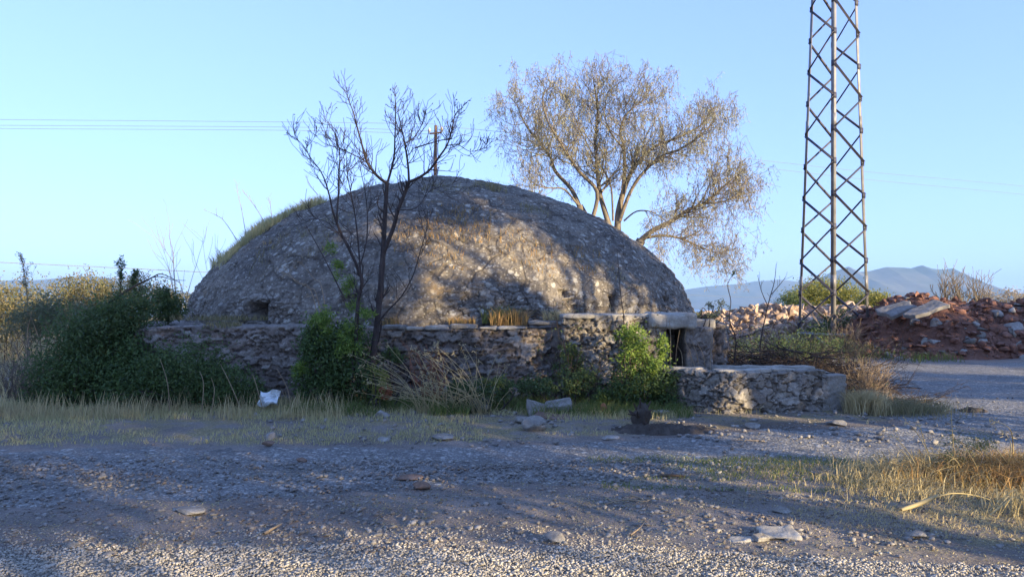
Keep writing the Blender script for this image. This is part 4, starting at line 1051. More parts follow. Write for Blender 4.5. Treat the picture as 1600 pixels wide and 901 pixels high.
# canes and stalks
def stalks(name, label, base, list_, r0, mat, Y, cat='reeds', heads=False, seed=1):
    base = np.array(base, float); root = empty(name, tuple(base), label, cat); b = Bag(); r = np.random.default_rng(seed)
    for l in list_:
        pts = [P(a_, b_, Y + r.normal() * .12) if i else P(a_, b_, Y) for i, (a_, b_) in enumerate(l)]
        pts[0][2] = min(pts[0][2], base[2] + .0) if name != 'ledge' else pts[0][2]
        pp_ = smooth_path(pts, 5); b.add(*tube(pp_, np.linspace(r0, r0 * .35, len(pp_)), 4))
        if heads:
            C = pp_[-1] + r.normal(size=(10, 3)) * .02; V, Fc = leaves(C, .05, .012, r, 0); b.add(V, Fc)
    b.obj('stalks', M[mat], root); return root
r = np.random.default_rng(12); L_ = []
for k in range(85):
    x0_ = r.uniform(655, 765); top = x0_ - r.uniform(10, 120) * (1 if r.random() < .85 else -.4); yt = r.uniform(535, 625)
    y0_ = r.uniform(640, 662)
    L_.append([(x0_, y0_), ((x0_ * 1.3 + top * .7) / 2 + 4, (y0_ + yt) / 2 - 6), (top, yt)])
stalks('dry_reeds', 'pale dry reeds leaning left in front of the wall right of the bare tree', (-1.0, 10.9, .05), L_, .006, 'straw', 10.9, heads=True)
L_ = [[(r.uniform(655, 700), 625), (r.uniform(640, 700), 590), (r.uniform(625, 700), r.uniform(530, 570))] for k in range(40)]
stalks('dead_weed', 'reddish brittle weed stems against the wall above the dry reeds', (-1.2, 11.7, .05), L_, .004, 'leafred', 11.7, 'weed')
L_ = [[(460, 655), (461, 640), (459, 618)], [(463, 655), (465, 635), (465, 612)], [(456, 656), (450, 610), (432, 575)], [(520, 650), (508, 632), (497, 618)], [(413, 640), (400, 600), (395, 585)], [(380, 640), (360, 600), (345, 570)], [(315, 640), (318, 600), (312, 580)], [(265, 640), (262, 600), (250, 560)], [(330, 640), (335, 610), (330, 590)]]
stalks('dry_canes', 'few pale broken canes standing in front of the low shrub', (-3.4, 10.9, .05), L_, .008, 'twigdry', 10.9, 'canes')
L_ = [[(1045, 590), (1048, 540), (1046, 500)], [(1060, 590), (1056, 560), (1062, 515)], [(1072, 590), (1080, 560), (1070, 530), (1076, 505)], [(1090, 590), (1085, 570), (1072, 548)], [(1105, 592), (1100, 560), (1088, 535)], [(1108, 592), (1110, 560), (1112, 520)], [(1098, 590), (1090, 560), (1080, 530)], [(1064, 590), (1066, 560), (1058, 540)]]
stalks('dry_canes', 'dry tan canes standing in the stone doorway behind the trough', (2.9, 11.9, .1), L_, .008, 'twigdry', 11.95, 'canes')
L_ = [[(520, 498), (497, 470), (478, 448), (433, 420)], [(515, 495), (490, 465), (462, 440), (445, 418)], [(524, 495), (505, 460), (490, 435), (470, 410)], [(512, 498), (500, 480), (480, 462)]]
rt = stalks('dry_canes', 'dry pale canes leaning over the wall ledge left of the bare tree', (P(518, 505, 12.0)[0], 12.0, 0), L_, .009, 'twigdry', 12.1, 'canes', True)

# grass tufts on the dome and ledge
def tuft(label, px, py, w_, h_, n, mat, seed, where='dome', Y=None, group=None, name='grass_tuft', bw=.012, wind=(0, 0), depth=None):
    r = np.random.default_rng(seed)
    if where == 'dome': c, _ = dome_point(px, py)
    elif where == 'ground': c = onground(px, py)
    else: c = P(px, py, Y)
    if where == 'dome':
        x_ = c[0] + r.normal(size=n).clip(-1.4, 1.4) * w_ * .5; y_ = c[1] + r.normal(size=n).clip(-1.4, 1.4) * w_ * .4
        rr_ = np.hypot(x_ - DC[0], y_ - DC[1]) / DR; z_ = LEDGE + 3.6 * np.clip(1 - np.clip(rr_, 0, 1) ** 1.70, 0, 1) ** (1 / 1.70) - .02
    elif where == 'ground':
        x_ = c[0] + r.normal(size=n) * w_ * .5; y_ = c[1] + r.normal(size=n) * (depth or w_) * .5; z_ = gh(x_, y_)
    else:
        x_ = c[0] + r.normal(size=n).clip(-1.4, 1.4) * w_ * .5; y_ = c[1] + r.normal(size=n).clip(-1.5, 1.5) * .12; z_ = np.full(n, c[2])
    C = pt(x_, y_, z_); V, Fc = blades(C, np.full(n, h_), bw, r, .55, .6, wind)
    root = mesh_np(name, V - c, Fc, M[mat]); o = link(name, root); o.location = tuple(c)
    return tag(o, label, 'grass', None if w_ >= .7 else group, 'stuff' if w_ >= .7 else None)
TD = 'dry grass tufts on the dome and ledge'
tuft('dry tuft right of the dome top on the skyline', 766, 296, .5, .22, 260, 'strawdull', 1, group=TD)
tuft('dark tuft on the right shoulder of the dome', 835, 330, .4, .12, 160, 'strawdull', 2, group=TD)
tuft('flat dry grass patch just below the dome top', 698, 298, .7, .14, 300, 'strawdull', 3, group=TD)
tuft('orange grass in the sunlit patch upper middle of the dome', 715, 345, .9, .14, 340, 'orangegrass', 4, group=TD)
tuft('orange grass in the sunlit patch at right of the bare tree', 672, 375, .9, .14, 380, 'orangegrass', 5, group=TD)
tuft('golden grass at the centre right of the dome', 822, 384, .7, .12, 220, 'orangegrass', 6, group=TD)
tuft('golden grass streak low on the right of the dome', 912, 412, .9, .13, 320, 'orangegrass', 7, group=TD)
tuft('short green grey tuft low on the left of the dome', 470, 380, .8, .14, 300, 'strawdull', 8, group=TD)
tuft('dry tuft on the crack at left centre of the dome', 440, 380, .7, .12, 240, 'strawdull', 9, group=TD)
tuft('thin tuft in the plaster crack behind the bare tree', 500, 362, .8, .12, 260, 'strawdull', 10, group=TD)
tuft('tall orange and green tuft on the ledge in the middle of the wall', 795, 508, .42, .30, 420, 'orangegrass', 11, 'y', 12.6, TD, wind=(.1, 0))
tuft('green tuft behind the orange grass on the ledge', 780, 505, .40, .32, 200, 'greengrass', 12, 'y', 12.75, TD)
tuft('short rusty tuft on the ledge left of the orange grass', 722, 508, .30, .16, 220, 'orangegrass', 13, 'y', 12.7, TD)
tuft('straw tuft on the ledge left of the entrance coping', 868, 500, .3, .2, 180, 'straw', 14, 'y', 12.8, TD)
tuft('drooping dry grass hanging over the wall top near the left corner', 348, 512, .35, .14, 220, 'strawdull', 15, 'y', 12.5, TD)
tuft('small orange tuft behind the trunk of the bare tree on the ledge', 610, 508, .22, .16, 140, 'orangegrass', 16, 'y', 12.8, TD)
tuft('low grass along the ledge at the left foot of the dome', 345, 500, 1.2, .12, 420, 'strawdull', 17, 'y', 13.6, TD)
tuft('long yellow grass at the foot of the dome near the door', 985, 405+75, .6, .14, 200, 'straw', 18, group=TD)
# grass fringe on the left shoulder of the dome: a band nobody could count
def fringe():
    r = np.random.default_rng(90); n = 15000; C = []
    # arc along the left silhouette, from pixel (320,410) to (560,290)
    a_ = np.radians(r.uniform(172, 216, n))
    tt_ = r.beta(1.5, 2.0, n); el = .25 + .62 * tt_
    rr_ = np.cos(el * math.pi / 2) ** (2 / 1.70); z_ = np.sin(el * math.pi / 2) ** (2 / 1.70)
    x_ = DC[0] + DR * rr_ * np.cos(a_); y_ = DC[1] + DR * rr_ * np.sin(a_); zz = LEDGE + 3.6 * z_ - .02
    C = pt(x_, y_, zz); dens = fbm(C * 1.0, 3, 91); keep = (dens > -.15) & (r.random(n) < sstep(.95, .35, tt_) + .15)
    C = C[keep]; hgt = .30 * (1.1 - tt_[keep] * .6) * (.6 + .8 * (fbm(C * 1.5, 2, 92) + .5).clip(0, 1))
    V, Fc = blades(C, hgt, .014, r, .4, .5)
    o = link('dome_grass', mesh_np('dome_grass', V, Fc, M['strawpale'])); tag(o, 'dry grass fringe on the left shoulder of the dome', 'grass', kind='stuff')
fringe()
# tall dry stalks on the left skyline
for k, (lab, l) in enumerate([('tallest thin dry weed on the left skyline of the dome', [(385, 372), (378, 330), (372, 305), (370, 285)]),
                              ('bent dry weed stalk arching left over the dome edge', [(372, 378), (350, 345), (335, 335), (318, 328)]),
                              ('forked dry weed on the left skyline of the dome', [(415, 350), (400, 325), (385, 305), (378, 295)]),
                              ('short dark weed standing on the dome shoulder', [(425, 342), (423, 325), (420, 308)]),
                              ('lone dry weed stalk halfway up the left skyline', [(497, 305), (485, 290), (478, 275)])]):
    c, _ = dome_point(l[0][0] + 8, l[0][1] + 6); Y = 17.6
    t = Twigs(200 + k); pts, rad = t.limb([P(a_, b_, Y) for a_, b_ in l], .009, .003, 4); t.along(pts, rad, 7, .28, 1, t0=.2, up=.3, wig=.15, nside=(2, 4), tipr=.003)
    root = empty('dry_weed', tuple(P(*l[0], Y)), lab, 'weed', 'dry weeds on the dome skyline'); t.b.obj('stems', M['twigdry'], root)

# ------------------------------------------------------------------ straw verge, grass and stubble on the ground
def ground_blades(name, label, n, fx, fy, keepf, hgt, mat, seed, bw=.009, lean=.5, bend=.6, wind=(0, 0)):
    r = np.random.default_rng(seed); x_ = r.uniform(*fx, n); y_ = r.uniform(*fy, n); k = keepf(x_, y_, r)
    x_, y_ = x_[k], y_[k]; C = pt(x_, y_, gh(x_, y_)); h_ = hgt(x_, y_) if callable(hgt) else np.full(len(x_), hgt)
    V, Fc = blades(C, h_, bw, r, lean, bend, wind); o = link(name, mesh_np(name, V, Fc, M[mat])); return tag(o, label, 'grass', kind='stuff')
def in_trough(x_, y_): return (x_ > 2.3) & (x_ < 5.3) & (y_ > 11.1 + .0 * x_) & (y_ < 12.7)
def k_verge(x_, y_, r):
    rm = road_mask(x_, y_); d = fbm(pt(x_ * 1.2, y_ * 1.2), 4, 301)
    return (rm < -.12) & (y_ > 8.3) & (y_ < 12.35) & (r.random(len(x_)) < sstep(-.12, .25, d + .14 + .22 * sstep(9.8, 11, y_) - .20 * sstep(-4, -1, x_)) * sstep(8.2, 9.2, y_)) & (x_ < 5.9) & ~in_trough(x_, y_) & (np.hypot((x_ - 1.9) / .9, (y_ - 9.9) / .5) > 1)
ground_blades('dry_grass', 'yellowed dry grass verge between the gravel and the wall', 52000, (-10.5, 6.0), (8.4, 12.3), k_verge, lambda x_, y_: .05 + .10 * sstep(9.2, 11.2, y_) * (fbm(pt(x_ * 2, y_ * 2), 3, 5) * .5 + .7).clip(.2, 1.3), 'strawpale', 301, .008)
ground_blades('dry_grass', 'upright pale stubble along the foot of the left shrubs', 9000, (-10.5, -2.4), (10.3, 11.5), lambda x_, y_, r: (fbm(pt(x_ * 1.5, y_ * 1.5), 3, 7) > -.2), lambda x_, y_: .12 + .20 * (_h((x_ * 999).astype(np.int64), (y_ * 999).astype(np.int64), np.zeros(len(x_), np.int64)) > .8), 'straw', 302, .009, .25, .3)
ground_blades('dry_grass', 'pale dry grass spreading left beyond the shrubs', 16000, (-26, -8.2), (12, 34), lambda x_, y_, r: fbm(pt(x_ * .5, y_ * .5), 3, 8) > -.3, .45, 'straw', 303, .03, .4, .5)
ground_blades('green_grass', 'tufty green and yellow grass at the wall foot near the bare tree', 9000, (-3.3, 2.6), (10.6, 12.1), lambda x_, y_, r: fbm(pt(x_ * 1.3, y_ * 1.3), 3, 17) > -.1, .20, 'greengrass', 304, .009, .6, .7)
ground_blades('green_grass', 'dull olive grass under the tower and behind the trough', 9000, (4.6, 14), (13.5, 29), lambda x_, y_, r: (road_mask(x_, y_) < -.3) & (fbm(pt(x_ * .7, y_ * .7), 3, 18) > -.15), .30, 'greengrass', 305, .022, .6, .6)
ground_blades('dry_grass', 'dead brown weeds covering the ground behind the trough', 12000, (3.8, 9), (12.8, 20), lambda x_, y_, r: (road_mask(x_, y_) < -.1) & (fbm(pt(x_ * .8, y_ * .8), 3, 19) > -.25), .28, 'brush', 306, .014, .7, .6)
def k_right(x_, y_, r):
    d = fbm(pt(x_ * .8, y_ * 1.6), 4, 401); return (r.random(len(x_)) < sstep(-.3, .5, d + (x_ - 3.1) * .22) * sstep(4.6, 5.2, y_) * sstep(8.3, 7.5, y_ - (x_ - 3) * .15))
ground_blades('straw_litter', 'trampled straw and dry grass in the right foreground', 70000, (.2, 9.5), (4.6, 8.8), k_right, .038, 'straw', 307, .006, 1.5, .8)
ground_blades('straw_litter', 'thin green and straw grass band along the near edge of the road', 16000, (.8, 8.5), (6.5, 8.1), lambda x_, y_, r: fbm(pt(x_ * .9, y_ * 2.2), 3, 402) > .0, .05, 'greengrass', 308, .006, 1., .6)
ground_blades('straw_litter', 'short broken straw bits scattered over the dirt in the foreground', 26000, (-5.5, 7.5), (4.7, 8.2), lambda x_, y_, r: r.random(len(x_)) < sstep(-.25, .35, fbm(pt(x_ * 1.1, y_ * 2.2), 4, 410) + .08 * x_ * sstep(-1, 2, x_)), .014, 'strawpale', 310, .006, 4.5, .5)
ground_blades('dry_grass', 'scattered dead stems lying on the dirt in the foreground', 5000, (-5, 4), (5.0, 8.0), lambda x_, y_, r: fbm(pt(x_ * .9, y_ * 1.5), 3, 403) > .12, .03, 'strawdull', 309, .005, 2.0, .5)

# the dry clump at right
def big_clump(label, x, y, w_, dpt, n, h_, mat, seed, name='grass_clump', bw=.009, lean=.7, wind=(0, 0)):
    r = np.random.default_rng(seed); x_ = x + r.normal(size=n) * w_ * .45; y_ = y + r.normal(size=n) * dpt * .45
    C = pt(x_, y_, gh(x_, y_)); V, Fc = blades(C, np.full(n, h_), bw, r, lean, .9, wind)
    c = np.array([x, y, gh1(x, y)]); o = link(name, mesh_np(name, V - c, Fc, M[mat])); o.location = tuple(c); return tag(o, label, 'grass', 'straw clumps in the right foreground')
big_clump('thick golden grass clump at the right edge of the foreground', 4.95, 6.95, 1.1, .5, 5200, .28, 'orangegrass', 11, lean=1.1)
big_clump('straw clump spreading left of the golden one', 4.2, 7.1, 1.0, .5, 2600, .20, 'straw', 12, lean=.8)
big_clump('bent pale straw tussock at the lower right corner', 4.15, 5.75, .4, .3, 700, .22, 'straw', 13, lean=1.5, wind=(.5, 0))
big_clump('sparse straw beyond the curved white stick', 3.6, 6.6, .9, .5, 1500, .12, 'straw', 14, lean=1.2)
big_clump('dry grass clump by the right end of the trough', 5.35, 11.25, .28, .25, 1200, .36, 'straw', 15, lean=.45, bw=.012)
big_clump('low brown grass right of the trough end', 6.0, 11.6, .9, .7, 1800, .22, 'strawdull', 16, lean=.8, bw=.01)
# feathery upright weed in it
root = shrub('feathery_weed', 'feathery pale green weed standing in the straw at right', [lobe(1500, 700, 7.0, .14, .12, .16), lobe(1535, 690, 7.0, .12, .1, .1), lobe(1480, 730, 7.0, .12, .1, .12)], 1500, .035, .005, 'leafmid', 71, cat='weed', stems=16, stem_mat='twigdry', stem_r=.004, spread=.4)
L_ = [[(1440, 750), (1425, 715), (1400, 682)], [(1450, 752), (1452, 715), (1432, 675), (1415, 658)], [(1495, 750), (1490, 700), (1486, 640)], [(1580, 765), (1583, 710), (1578, 670), (1550, 657)], [(1470, 752), (1448, 700), (1438, 668)], [(1550, 755), (1540, 710), (1530, 690)], [(1500, 752), (1478, 715), (1460, 700)], [(1565, 750), (1580, 700), (1572, 678)], [(1445, 760), (1420, 735), (1395, 722)], [(1590, 740), (1560, 705), (1545, 695)], [(1520, 745), (1520, 720), (1528, 700)], [(1475, 775), (1462, 745), (1455, 725)]]
stalks('dry_weed', 'tall bent straw stalks rising from the clump at right', (4.6, 7.0, .0), L_, .0075, 'straw', 7.0, 'weed', True)
L_ = []
r = np.random.default_rng(66)
for k in range(70):
    x0_ = r.uniform(1400, 1640); L_.append([(x0_, r.uniform(745, 785)), (x0_ + r.uniform(-15, 15), r.uniform(715, 745)), (x0_ + r.uniform(-45, 35), r.uniform(680, 735))])
stalks('dry_weed', 'thin crowded straw stems around the feathery weed at right', (4.7, 6.9, .0), L_, .0035, 'straw', 6.95, 'weed')
# curved white stick
p0 = onground(1408, 800); b = Bag()
q = [p0 + (0, 0, .02), P(1440, 785, p0[1] + .08), P(1466, 773, p0[1] + .12)]; b.add(*tube(smooth_path(q, 4), [.012, .016, .017, .018, .018, .017, .015, .012, .006], 7))
q = [P(1460, 777, p0[1] + .1), P(1490, 770, p0[1] + .15), P(1530, 775, p0[1] + .2), P(1575, 792, p0[1] + .2), P(1610, 812, p0[1] + .1)]; b.add(*tube(smooth_path(q, 5), np.linspace(.006, .003, 21), 5))
o = b.obj('curved_stick', M['straw'], None, True); tag(o, 'pale curved stick arching over the straw at lower right', 'stick')

# ------------------------------------------------------------------ gravel and stones
def pebbles(name, label, n, fx, fy, keepf, size, mat, seed, sub=1, power=2.2):
    r = np.random.default_rng(seed); x_ = r.uniform(*fx, n); y_ = r.uniform(*fy, n); k = keepf(x_, y_, r); x_, y_ = x_[k], y_[k]; n = len(x_)
    base, Fc = ico(sub); nb = len(base)
    sz = size[0] + (size[1] - size[0]) * r.random(n) ** power
    lib = []
    for j in range(40):
        Vj = base.copy()
        for kk in range(5):
            nn = r.normal(size=3); nn /= np.linalg.norm(nn); e = Vj @ nn - r.uniform(.35, .65); Vj -= np.where(e > 0, e, 0)[:, None] * nn
        lib.append(Vj * (1 + r.uniform(-.12, .12, (nb, 1))) * 1.2)
    dirs = np.array(lib)[r.integers(0, 40, n)] * (sz[:, None] * r.uniform(.55, 1.25, (n, 3)) * np.array([1, 1, .6]))[:, None]
    a_ = r.uniform(0, 6.28, n); c, s_ = np.cos(a_)[:, None], np.sin(a_)[:, None]
    X = dirs[:, :, 0] * c - dirs[:, :, 1] * s_; Yy = dirs[:, :, 0] * s_ + dirs[:, :, 1] * c
    z_ = gh(x_, y_) + np.where((road_mask(x_, y_) > 0) | (path_mask(x_, y_) > 0), .012, 0)
    V = np.stack([X + x_[:, None], Yy + y_[:, None], dirs[:, :, 2] + z_[:, None] + sz[:, None] * .25], -1).reshape(-1, 3)
    FF = (Fc[None] + (np.arange(n) * nb)[:, None, None]).reshape(-1, 3)
    o = link(name, mesh_np(name, V, FF, M[mat])); return tag(o, label, 'gravel', kind='stuff')
pebbles('loose_gravel', 'sunlit pale gravel along the bottom of the picture', 60000, (-4.6, 4.6), (4.0, 5.4), lambda x_, y_, r: ((path_mask(x_, y_) > -.1 * r.random(len(x_))) & (r.random(len(x_)) < .55 + .6 * sstep(-.3, .2, fbm(pt(x_ * 1.6, y_ * 3), 3, 65)))) | (r.random(len(x_)) < .2 - .16 * sstep(.8, 2.2, x_)), (.0035, .013), 'pebble', 501, 1, 2.0)
pebbles('loose_gravel', 'mixed small stones scattered over the near dirt', 26000, (-6, 6.5), (5.0, 8.0), lambda x_, y_, r: (r.random(len(x_)) < .35 + .8 * sstep(-.1, .4, fbm(pt(x_ * .7, y_ * 1.4), 3, 61)) - .6 * sstep(.5, 2.5, x_)), (.004, .03), 'greypebble', 502, 1, 4.)
pebbles('loose_gravel', 'brown clods and grit in the dirt between road and front gravel', 16000, (-6, 7), (4.8, 7.6), lambda x_, y_, r: r.random(len(x_)) < sstep(-.3, .3, fbm(pt(x_ * 1.1, y_ * 2), 3, 68)), (.004, .022), 'clod', 505, 1, 3.)
pebbles('loose_gravel', 'grey stones strewn on the gravel road', 15000, (-9, 12), (5.8, 14), lambda x_, y_, r: (road_mask(x_, y_) > -.2) & (r.random(len(x_)) < sstep(-.3, .5, fbm(pt(x_ * .5, y_ * .9), 3, 62)) * .9 + .1), (.004, .028), 'greypebble', 503, 1, 4.5)
pebbles('loose_gravel', 'stones lying in the dry verge before the wall', 2200, (-7, 6.5), (8.6, 11.6), lambda x_, y_, r: fbm(pt(x_ * .8, y_ * .8), 3, 63) + .3 * sstep(-4, -1, x_) > .0, (.008, .055), 'greypebble', 504, 1, 4.)
def stone(label, px, py, w_, h_, mat='rock', seed=1, dpt=None, rz=0, tilt=0, name='loose_stone', cat='stone', group=None, cuts=9, sink=.25):
    c = onground(px, py); s_ = c[1] / F; V, Fc = rock((w_ * s_ / 2 * 1.25, (dpt or w_ * s_ * .9) / 2 * 1.2, h_ * s_ / 2 * 1.25), seed, 3, cuts)
    V = rotz(roty(V, tilt), rz); V[:, 2] += h_ * s_ / 2 * (1 - sink)
    me = mesh_np(name, V, Fc, M[mat], False); o = link(name, me); o.location = tuple(c)
    return tag(o, label, cat, group)
ST = 'larger stones lying on the ground'
stone('squared pale stone at the road edge right of the dry reeds', 838, 672, 38, 24, 'rock', 2, group=ST, cuts=5)
stone('small pale stone touching the squared one at the road edge', 818, 660, 22, 12, 'rock', 3, group=ST)
stone('upright white stone by the straw at left', 421, 686, 15, 14, 'slab', 4, group=ST)
stone('brown stone under the upright white one at left', 420, 697, 20, 9, 'brownrock', 5, group=ST)
stone('dark brown stone on the gravel road in the middle', 640, 748, 36, 9, 'brownrock', 6, group=ST)
stone('reddish stone just below the dark brown one', 657, 764, 26, 12, 'brownrock', 7, group=ST)
stone('round reddish stone on the road at left', 471, 722, 15, 8, 'brownrock', 8, group=ST)
stone('pale pointed stone in the dirt at lower middle', 866, 846, 28, 16, 'rock', 9, group=ST)
stone('flat embedded stone in the road left of centre', 298, 800, 46, 9, 'rock', 10, group=ST, sink=.5)
stone('bluish flat stone left of the dirt at lower left', 170, 868, 22, 9, 'rock', 11, group=ST)
stone('tan stone at the lower left of the gravel', 115, 856, 18, 10, 'rock', 12, group=ST)
stone('white stone at the foot of the bare tree', 598, 652, 20, 14, 'slab', 13, group=ST)
stone('flat grey stone on the verge below the dry reeds', 695, 684, 34, 8, 'rock', 14, group=ST, sink=.5)
stone('pale flat stone on the verge left of the squared stone', 600, 688, 20, 7, 'slab', 15, group=ST)
stone('grey stone half hidden in the dry reeds', 748, 642, 34, 26, 'rock', 16, group=ST)
stone('small white stone right of the reeds', 772, 634, 12, 10, 'slab', 17, group=ST)
stone('pale lump before the trough on the verge', 1178, 668, 24, 10, 'rock', 18, group=ST)
stone('flat pale stone at the road edge before the soil heap', 952, 685, 26, 6, 'slab', 19, group=ST)
stone('bluish flat stone under the bush near the soil heap', 1030, 648, 30, 9, 'rock', 20, group=ST)
stone('tan flat stone at the right among the straw litter', 1430, 838, 26, 10, 'rock', 21, group=ST)
stone('rounded pale stone in the dirt left of the broken slab', 1222, 800, 24, 9, 'rock', 22, group=ST)
stone('white rubbish lump on the ground below the trough', 1308, 664, 28, 9, 'rock', 23, group=ST)
stone('pale stone by the brush right of the trough', 1372, 615, 12, 12, 'slab', 24, group=ST)
# tilted slabs lying before the wall
def free_slab(name, label, c, sz, rx, ry, rz, mat, seed, cat='slab', group=None, amp=.014, rr_=.015, n=14):
    V, Fc = slabmesh(tuple(-np.array(sz) / 2), tuple(np.array(sz) / 2), seed, n=n, amp=amp, rr_=rr_)
    r = np.random.default_rng(seed); k4 = r.uniform(-.14, .14, (4, 2)); u, v = V[:, 0] / sz[0] + .5, V[:, 1] / sz[1] + .5
    V[:, 0] += sz[0] * ((1 - u) * (1 - v) * k4[0, 0] + u * (1 - v) * k4[1, 0] + u * v * k4[2, 0] + (1 - u) * v * k4[3, 0]) + fbm(pt(v * 3, v * 0), 3, seed) * sz[0] * .08 * (2 * u - 1)
    V[:, 1] += sz[1] * ((1 - u) * (1 - v) * k4[0, 1] + u * (1 - v) * k4[1, 1] + u * v * k4[2, 1] + (1 - u) * v * k4[3, 1]) + fbm(pt(u * 3, u * 0), 3, seed + 5) * sz[1] * .10 * (2 * v - 1)
    V = rotz(roty(rotx(V, rx), ry), rz); o = link(name, mesh_np(name, V, Fc, M[mat], True)); o.location = tuple(c); return tag(o, label, cat, group)
c = onground(838, 648); free_slab('stone_slab', 'tilted flat grey slab leaning before the wall', (c[0], c[1], .14), (.26, .32, .05), R(50), R(15), .2, 'rock', 31)
c = onground(872, 645); free_slab('stone_slab', 'pinkish rounded slab right of the tilted grey one', (c[0], c[1], .17), (.40, .30, .10), R(12), R(-6), .1, 'rock', 32)
c = onground(862, 652); free_slab('stone_slab', 'low dark slab below the pinkish one', (c[0], c[1], .05), (.5, .3, .08), R(8), R(6), -.1, 'brownrock', 33)
c = onground(1218, 838); free_slab('stone_slab', 'broken flat cement slab lying in the right foreground', (c[0], c[1], .022), (.30, .20, .03), R(5), R(2), .1, 'cement', 34)
c = onground(1160, 843); free_slab('stone_slab', 'thin left piece of the broken cement slab', (c[0], c[1], .01), (.20, .10, .02), R(3), R(-2), .1, 'cement', 35)
c = onground(1187, 843); free_slab('stone_slab', 'small block wedged between the broken slab pieces', (c[0], c[1] - .02, .025), (.10, .07, .045), R(8), R(4), .5, 'rock', 36)
# soil heap with a stump
def heap(label, px0, px1, py, h_, seed, mat='darksoil', name='soil_heap', dpt=.3):
    a_ = onground(px0, py); b_ = onground(px1, py); cx_, cy_ = (a_[0] + b_[0]) / 2, (a_[1] + b_[1]) / 2; hw = (b_[0] - a_[0]) / 2
    n1, n2 = 150, 60; U, W_ = np.meshgrid(np.linspace(-1, 1, n1), np.linspace(-1, 1, n2), indexing='ij'); U = U.ravel(); W_ = W_.ravel()
    x_ = cx_ + U * hw; y_ = cy_ + W_ * dpt; env = np.clip(1 - U ** 2, 0, 1) ** .6 * np.clip(1 - W_ ** 2, 0, 1)
    z_ = gh(x_, y_) - .03 + env * h_ * (.75 + .6 * fbm(pt(x_ * 4, y_ * 4), 4, seed)) + env * fbm(pt(x_ * 16, y_ * 16), 3, seed + 1) * .05 + env * .03
    o = link(name, mesh_np(name, pt(x_ - cx_, y_ - cy_, z_), grid_faces(n1, n2), M[mat])); o.location = (cx_, cy_, 0); return tag(o, label, 'soil heap')
heap('low heap of dark clods at the road edge before the door bush', 950, 1120, 672, .10, 5)
heap('dark scorched patch of clods on the road at right', 1498, 1545, 643, .07, 6, dpt=.2)
c = onground(1003, 668); root = empty('tree_stump', tuple(c), 'gnarled dark stump standing on the soil heap', 'stump')
V, Fc = rock((.13, .11, .19), 91, 3, 4, .22); V[:, 2] += .13; link('stump_wood', mesh_np('stump_wood', V, Fc, M['darksoil'], False), root)
b = Bag(); r = np.random.default_rng(8)
for k in range(8):
    d = np.array([r.normal() * .8, r.normal() * .4, r.uniform(.1, 1)]); d /= np.linalg.norm(d); q0 = np.array([0, 0, .15]); b.add(*tube(smooth_path([q0, q0 + d * .12, q0 + d * .22 + r.normal(size=3) * .03], 3), np.linspace(.03, .006, 7), 5))
link('root_stub', b.mesh('root_stub', M['twigdark']), root)
# terracotta shard and plastic sheet
V, Fc = rock((.055, .02, .09), 92, 2, 5); c = P(943, 633, 10.9); o = link('clay_shard', mesh_np('clay_shard', V, Fc, M['terracotta'])); o.location = tuple(c - np.array([0, 0, c[2] - gh1(c[0], c[1]) - .09])); tag(o, 'broken reddish clay shard in the grass left of the door bush', 'shard')
def plastic():
    Y = 11.0; c = P(420, 622, Y); n = 26; U, W_ = np.meshgrid(np.linspace(-1, 1, n), np.linspace(-1, 1, n), indexing='ij'); U = U.ravel(); W_ = W_.ravel()
    x_ = U * .145 + W_ * .02; z_ = W_ * .11 + U * .015 + .02 * np.sin(U * 4); y_ = fbm(pt(U * 1.6, W_ * 1.6), 3, 4) * .10 + .03 * np.sin(U * 5 + W_ * 3)
    root = empty('plastic_sheet', (c[0], Y, gh1(c[0], Y)), 'crumpled white plastic sheet caught on a cane before the left shrub', 'plastic sheet')
    me = mesh_np('sheet', np.stack([x_, y_, z_ + c[2] - gh1(c[0], Y)], -1), grid_faces(n, n), M['plastic'], True); o = link('sheet', me, root)
    sm = o.modifiers.new('thickness', 'SOLIDIFY'); sm.thickness = .002
    b = Bag(); b.add(*tube([(.03, .02, -.05), (.02, .03, .12), (.0, .03, c[2])], .006, 5)); link('cane', b.mesh('cane', M['twigdry']), root)
plastic()
# sticks on the ground
def stick(label, pts, r0, mat='twigdry', lift=.012, group='sticks lying on the ground'):
    q = [onground(a_, b_) + (0, 0, lift + (rnd.uniform(0, .02) if i else 0)) for i, (a_, b_) in enumerate(pts)]
    q = smooth_path(q, 4); b = Bag(); b.add(*tube(q - q[0], np.linspace(r0, r0 * .6, len(q)), 6)); o = link('stick', b.mesh('stick', M[mat])); o.location = tuple(q[0]); return tag(o, label, 'stick', group)
stick('short orange stick on the gravel at lower left', [(412, 836), (426, 829), (440, 822)], .012)
stick('dark thick stick at the near edge of the road', [(1032, 745), (1050, 747), (1070, 746)], .018, 'twigdark')
stick('forked twig lying in the dirt below the road', [(985, 775), (1000, 782), (1012, 790)], .007)
stick('pale twig pile piece crossing the forked twig', [(945, 790), (975, 786), (1010, 788), (1022, 780)], .006)
stick('short pale twig left of the forked one', [(945, 778), (955, 785), (965, 790)], .006)
stick('thin twig in the dirt right of the pointed stone', [(985, 838), (1000, 828), (1008, 820)], .006)
stick('long dark stick on the ground right of the trough', [(1385, 640), (1420, 634), (1455, 628)], .02, 'twigdark')
stick('thin brown stick lying behind the long dark one', [(1370, 612), (1410, 606), (1440, 608)], .016, 'bark')
stick('short curved brown stick among the straw at right', [(1388, 740), (1396, 735), (1410, 734)], .012, 'twigdry')
stick('thin pale stick on the bare dirt in front of the trough', [(1195, 690), (1160, 690), (1135, 689)], .006)
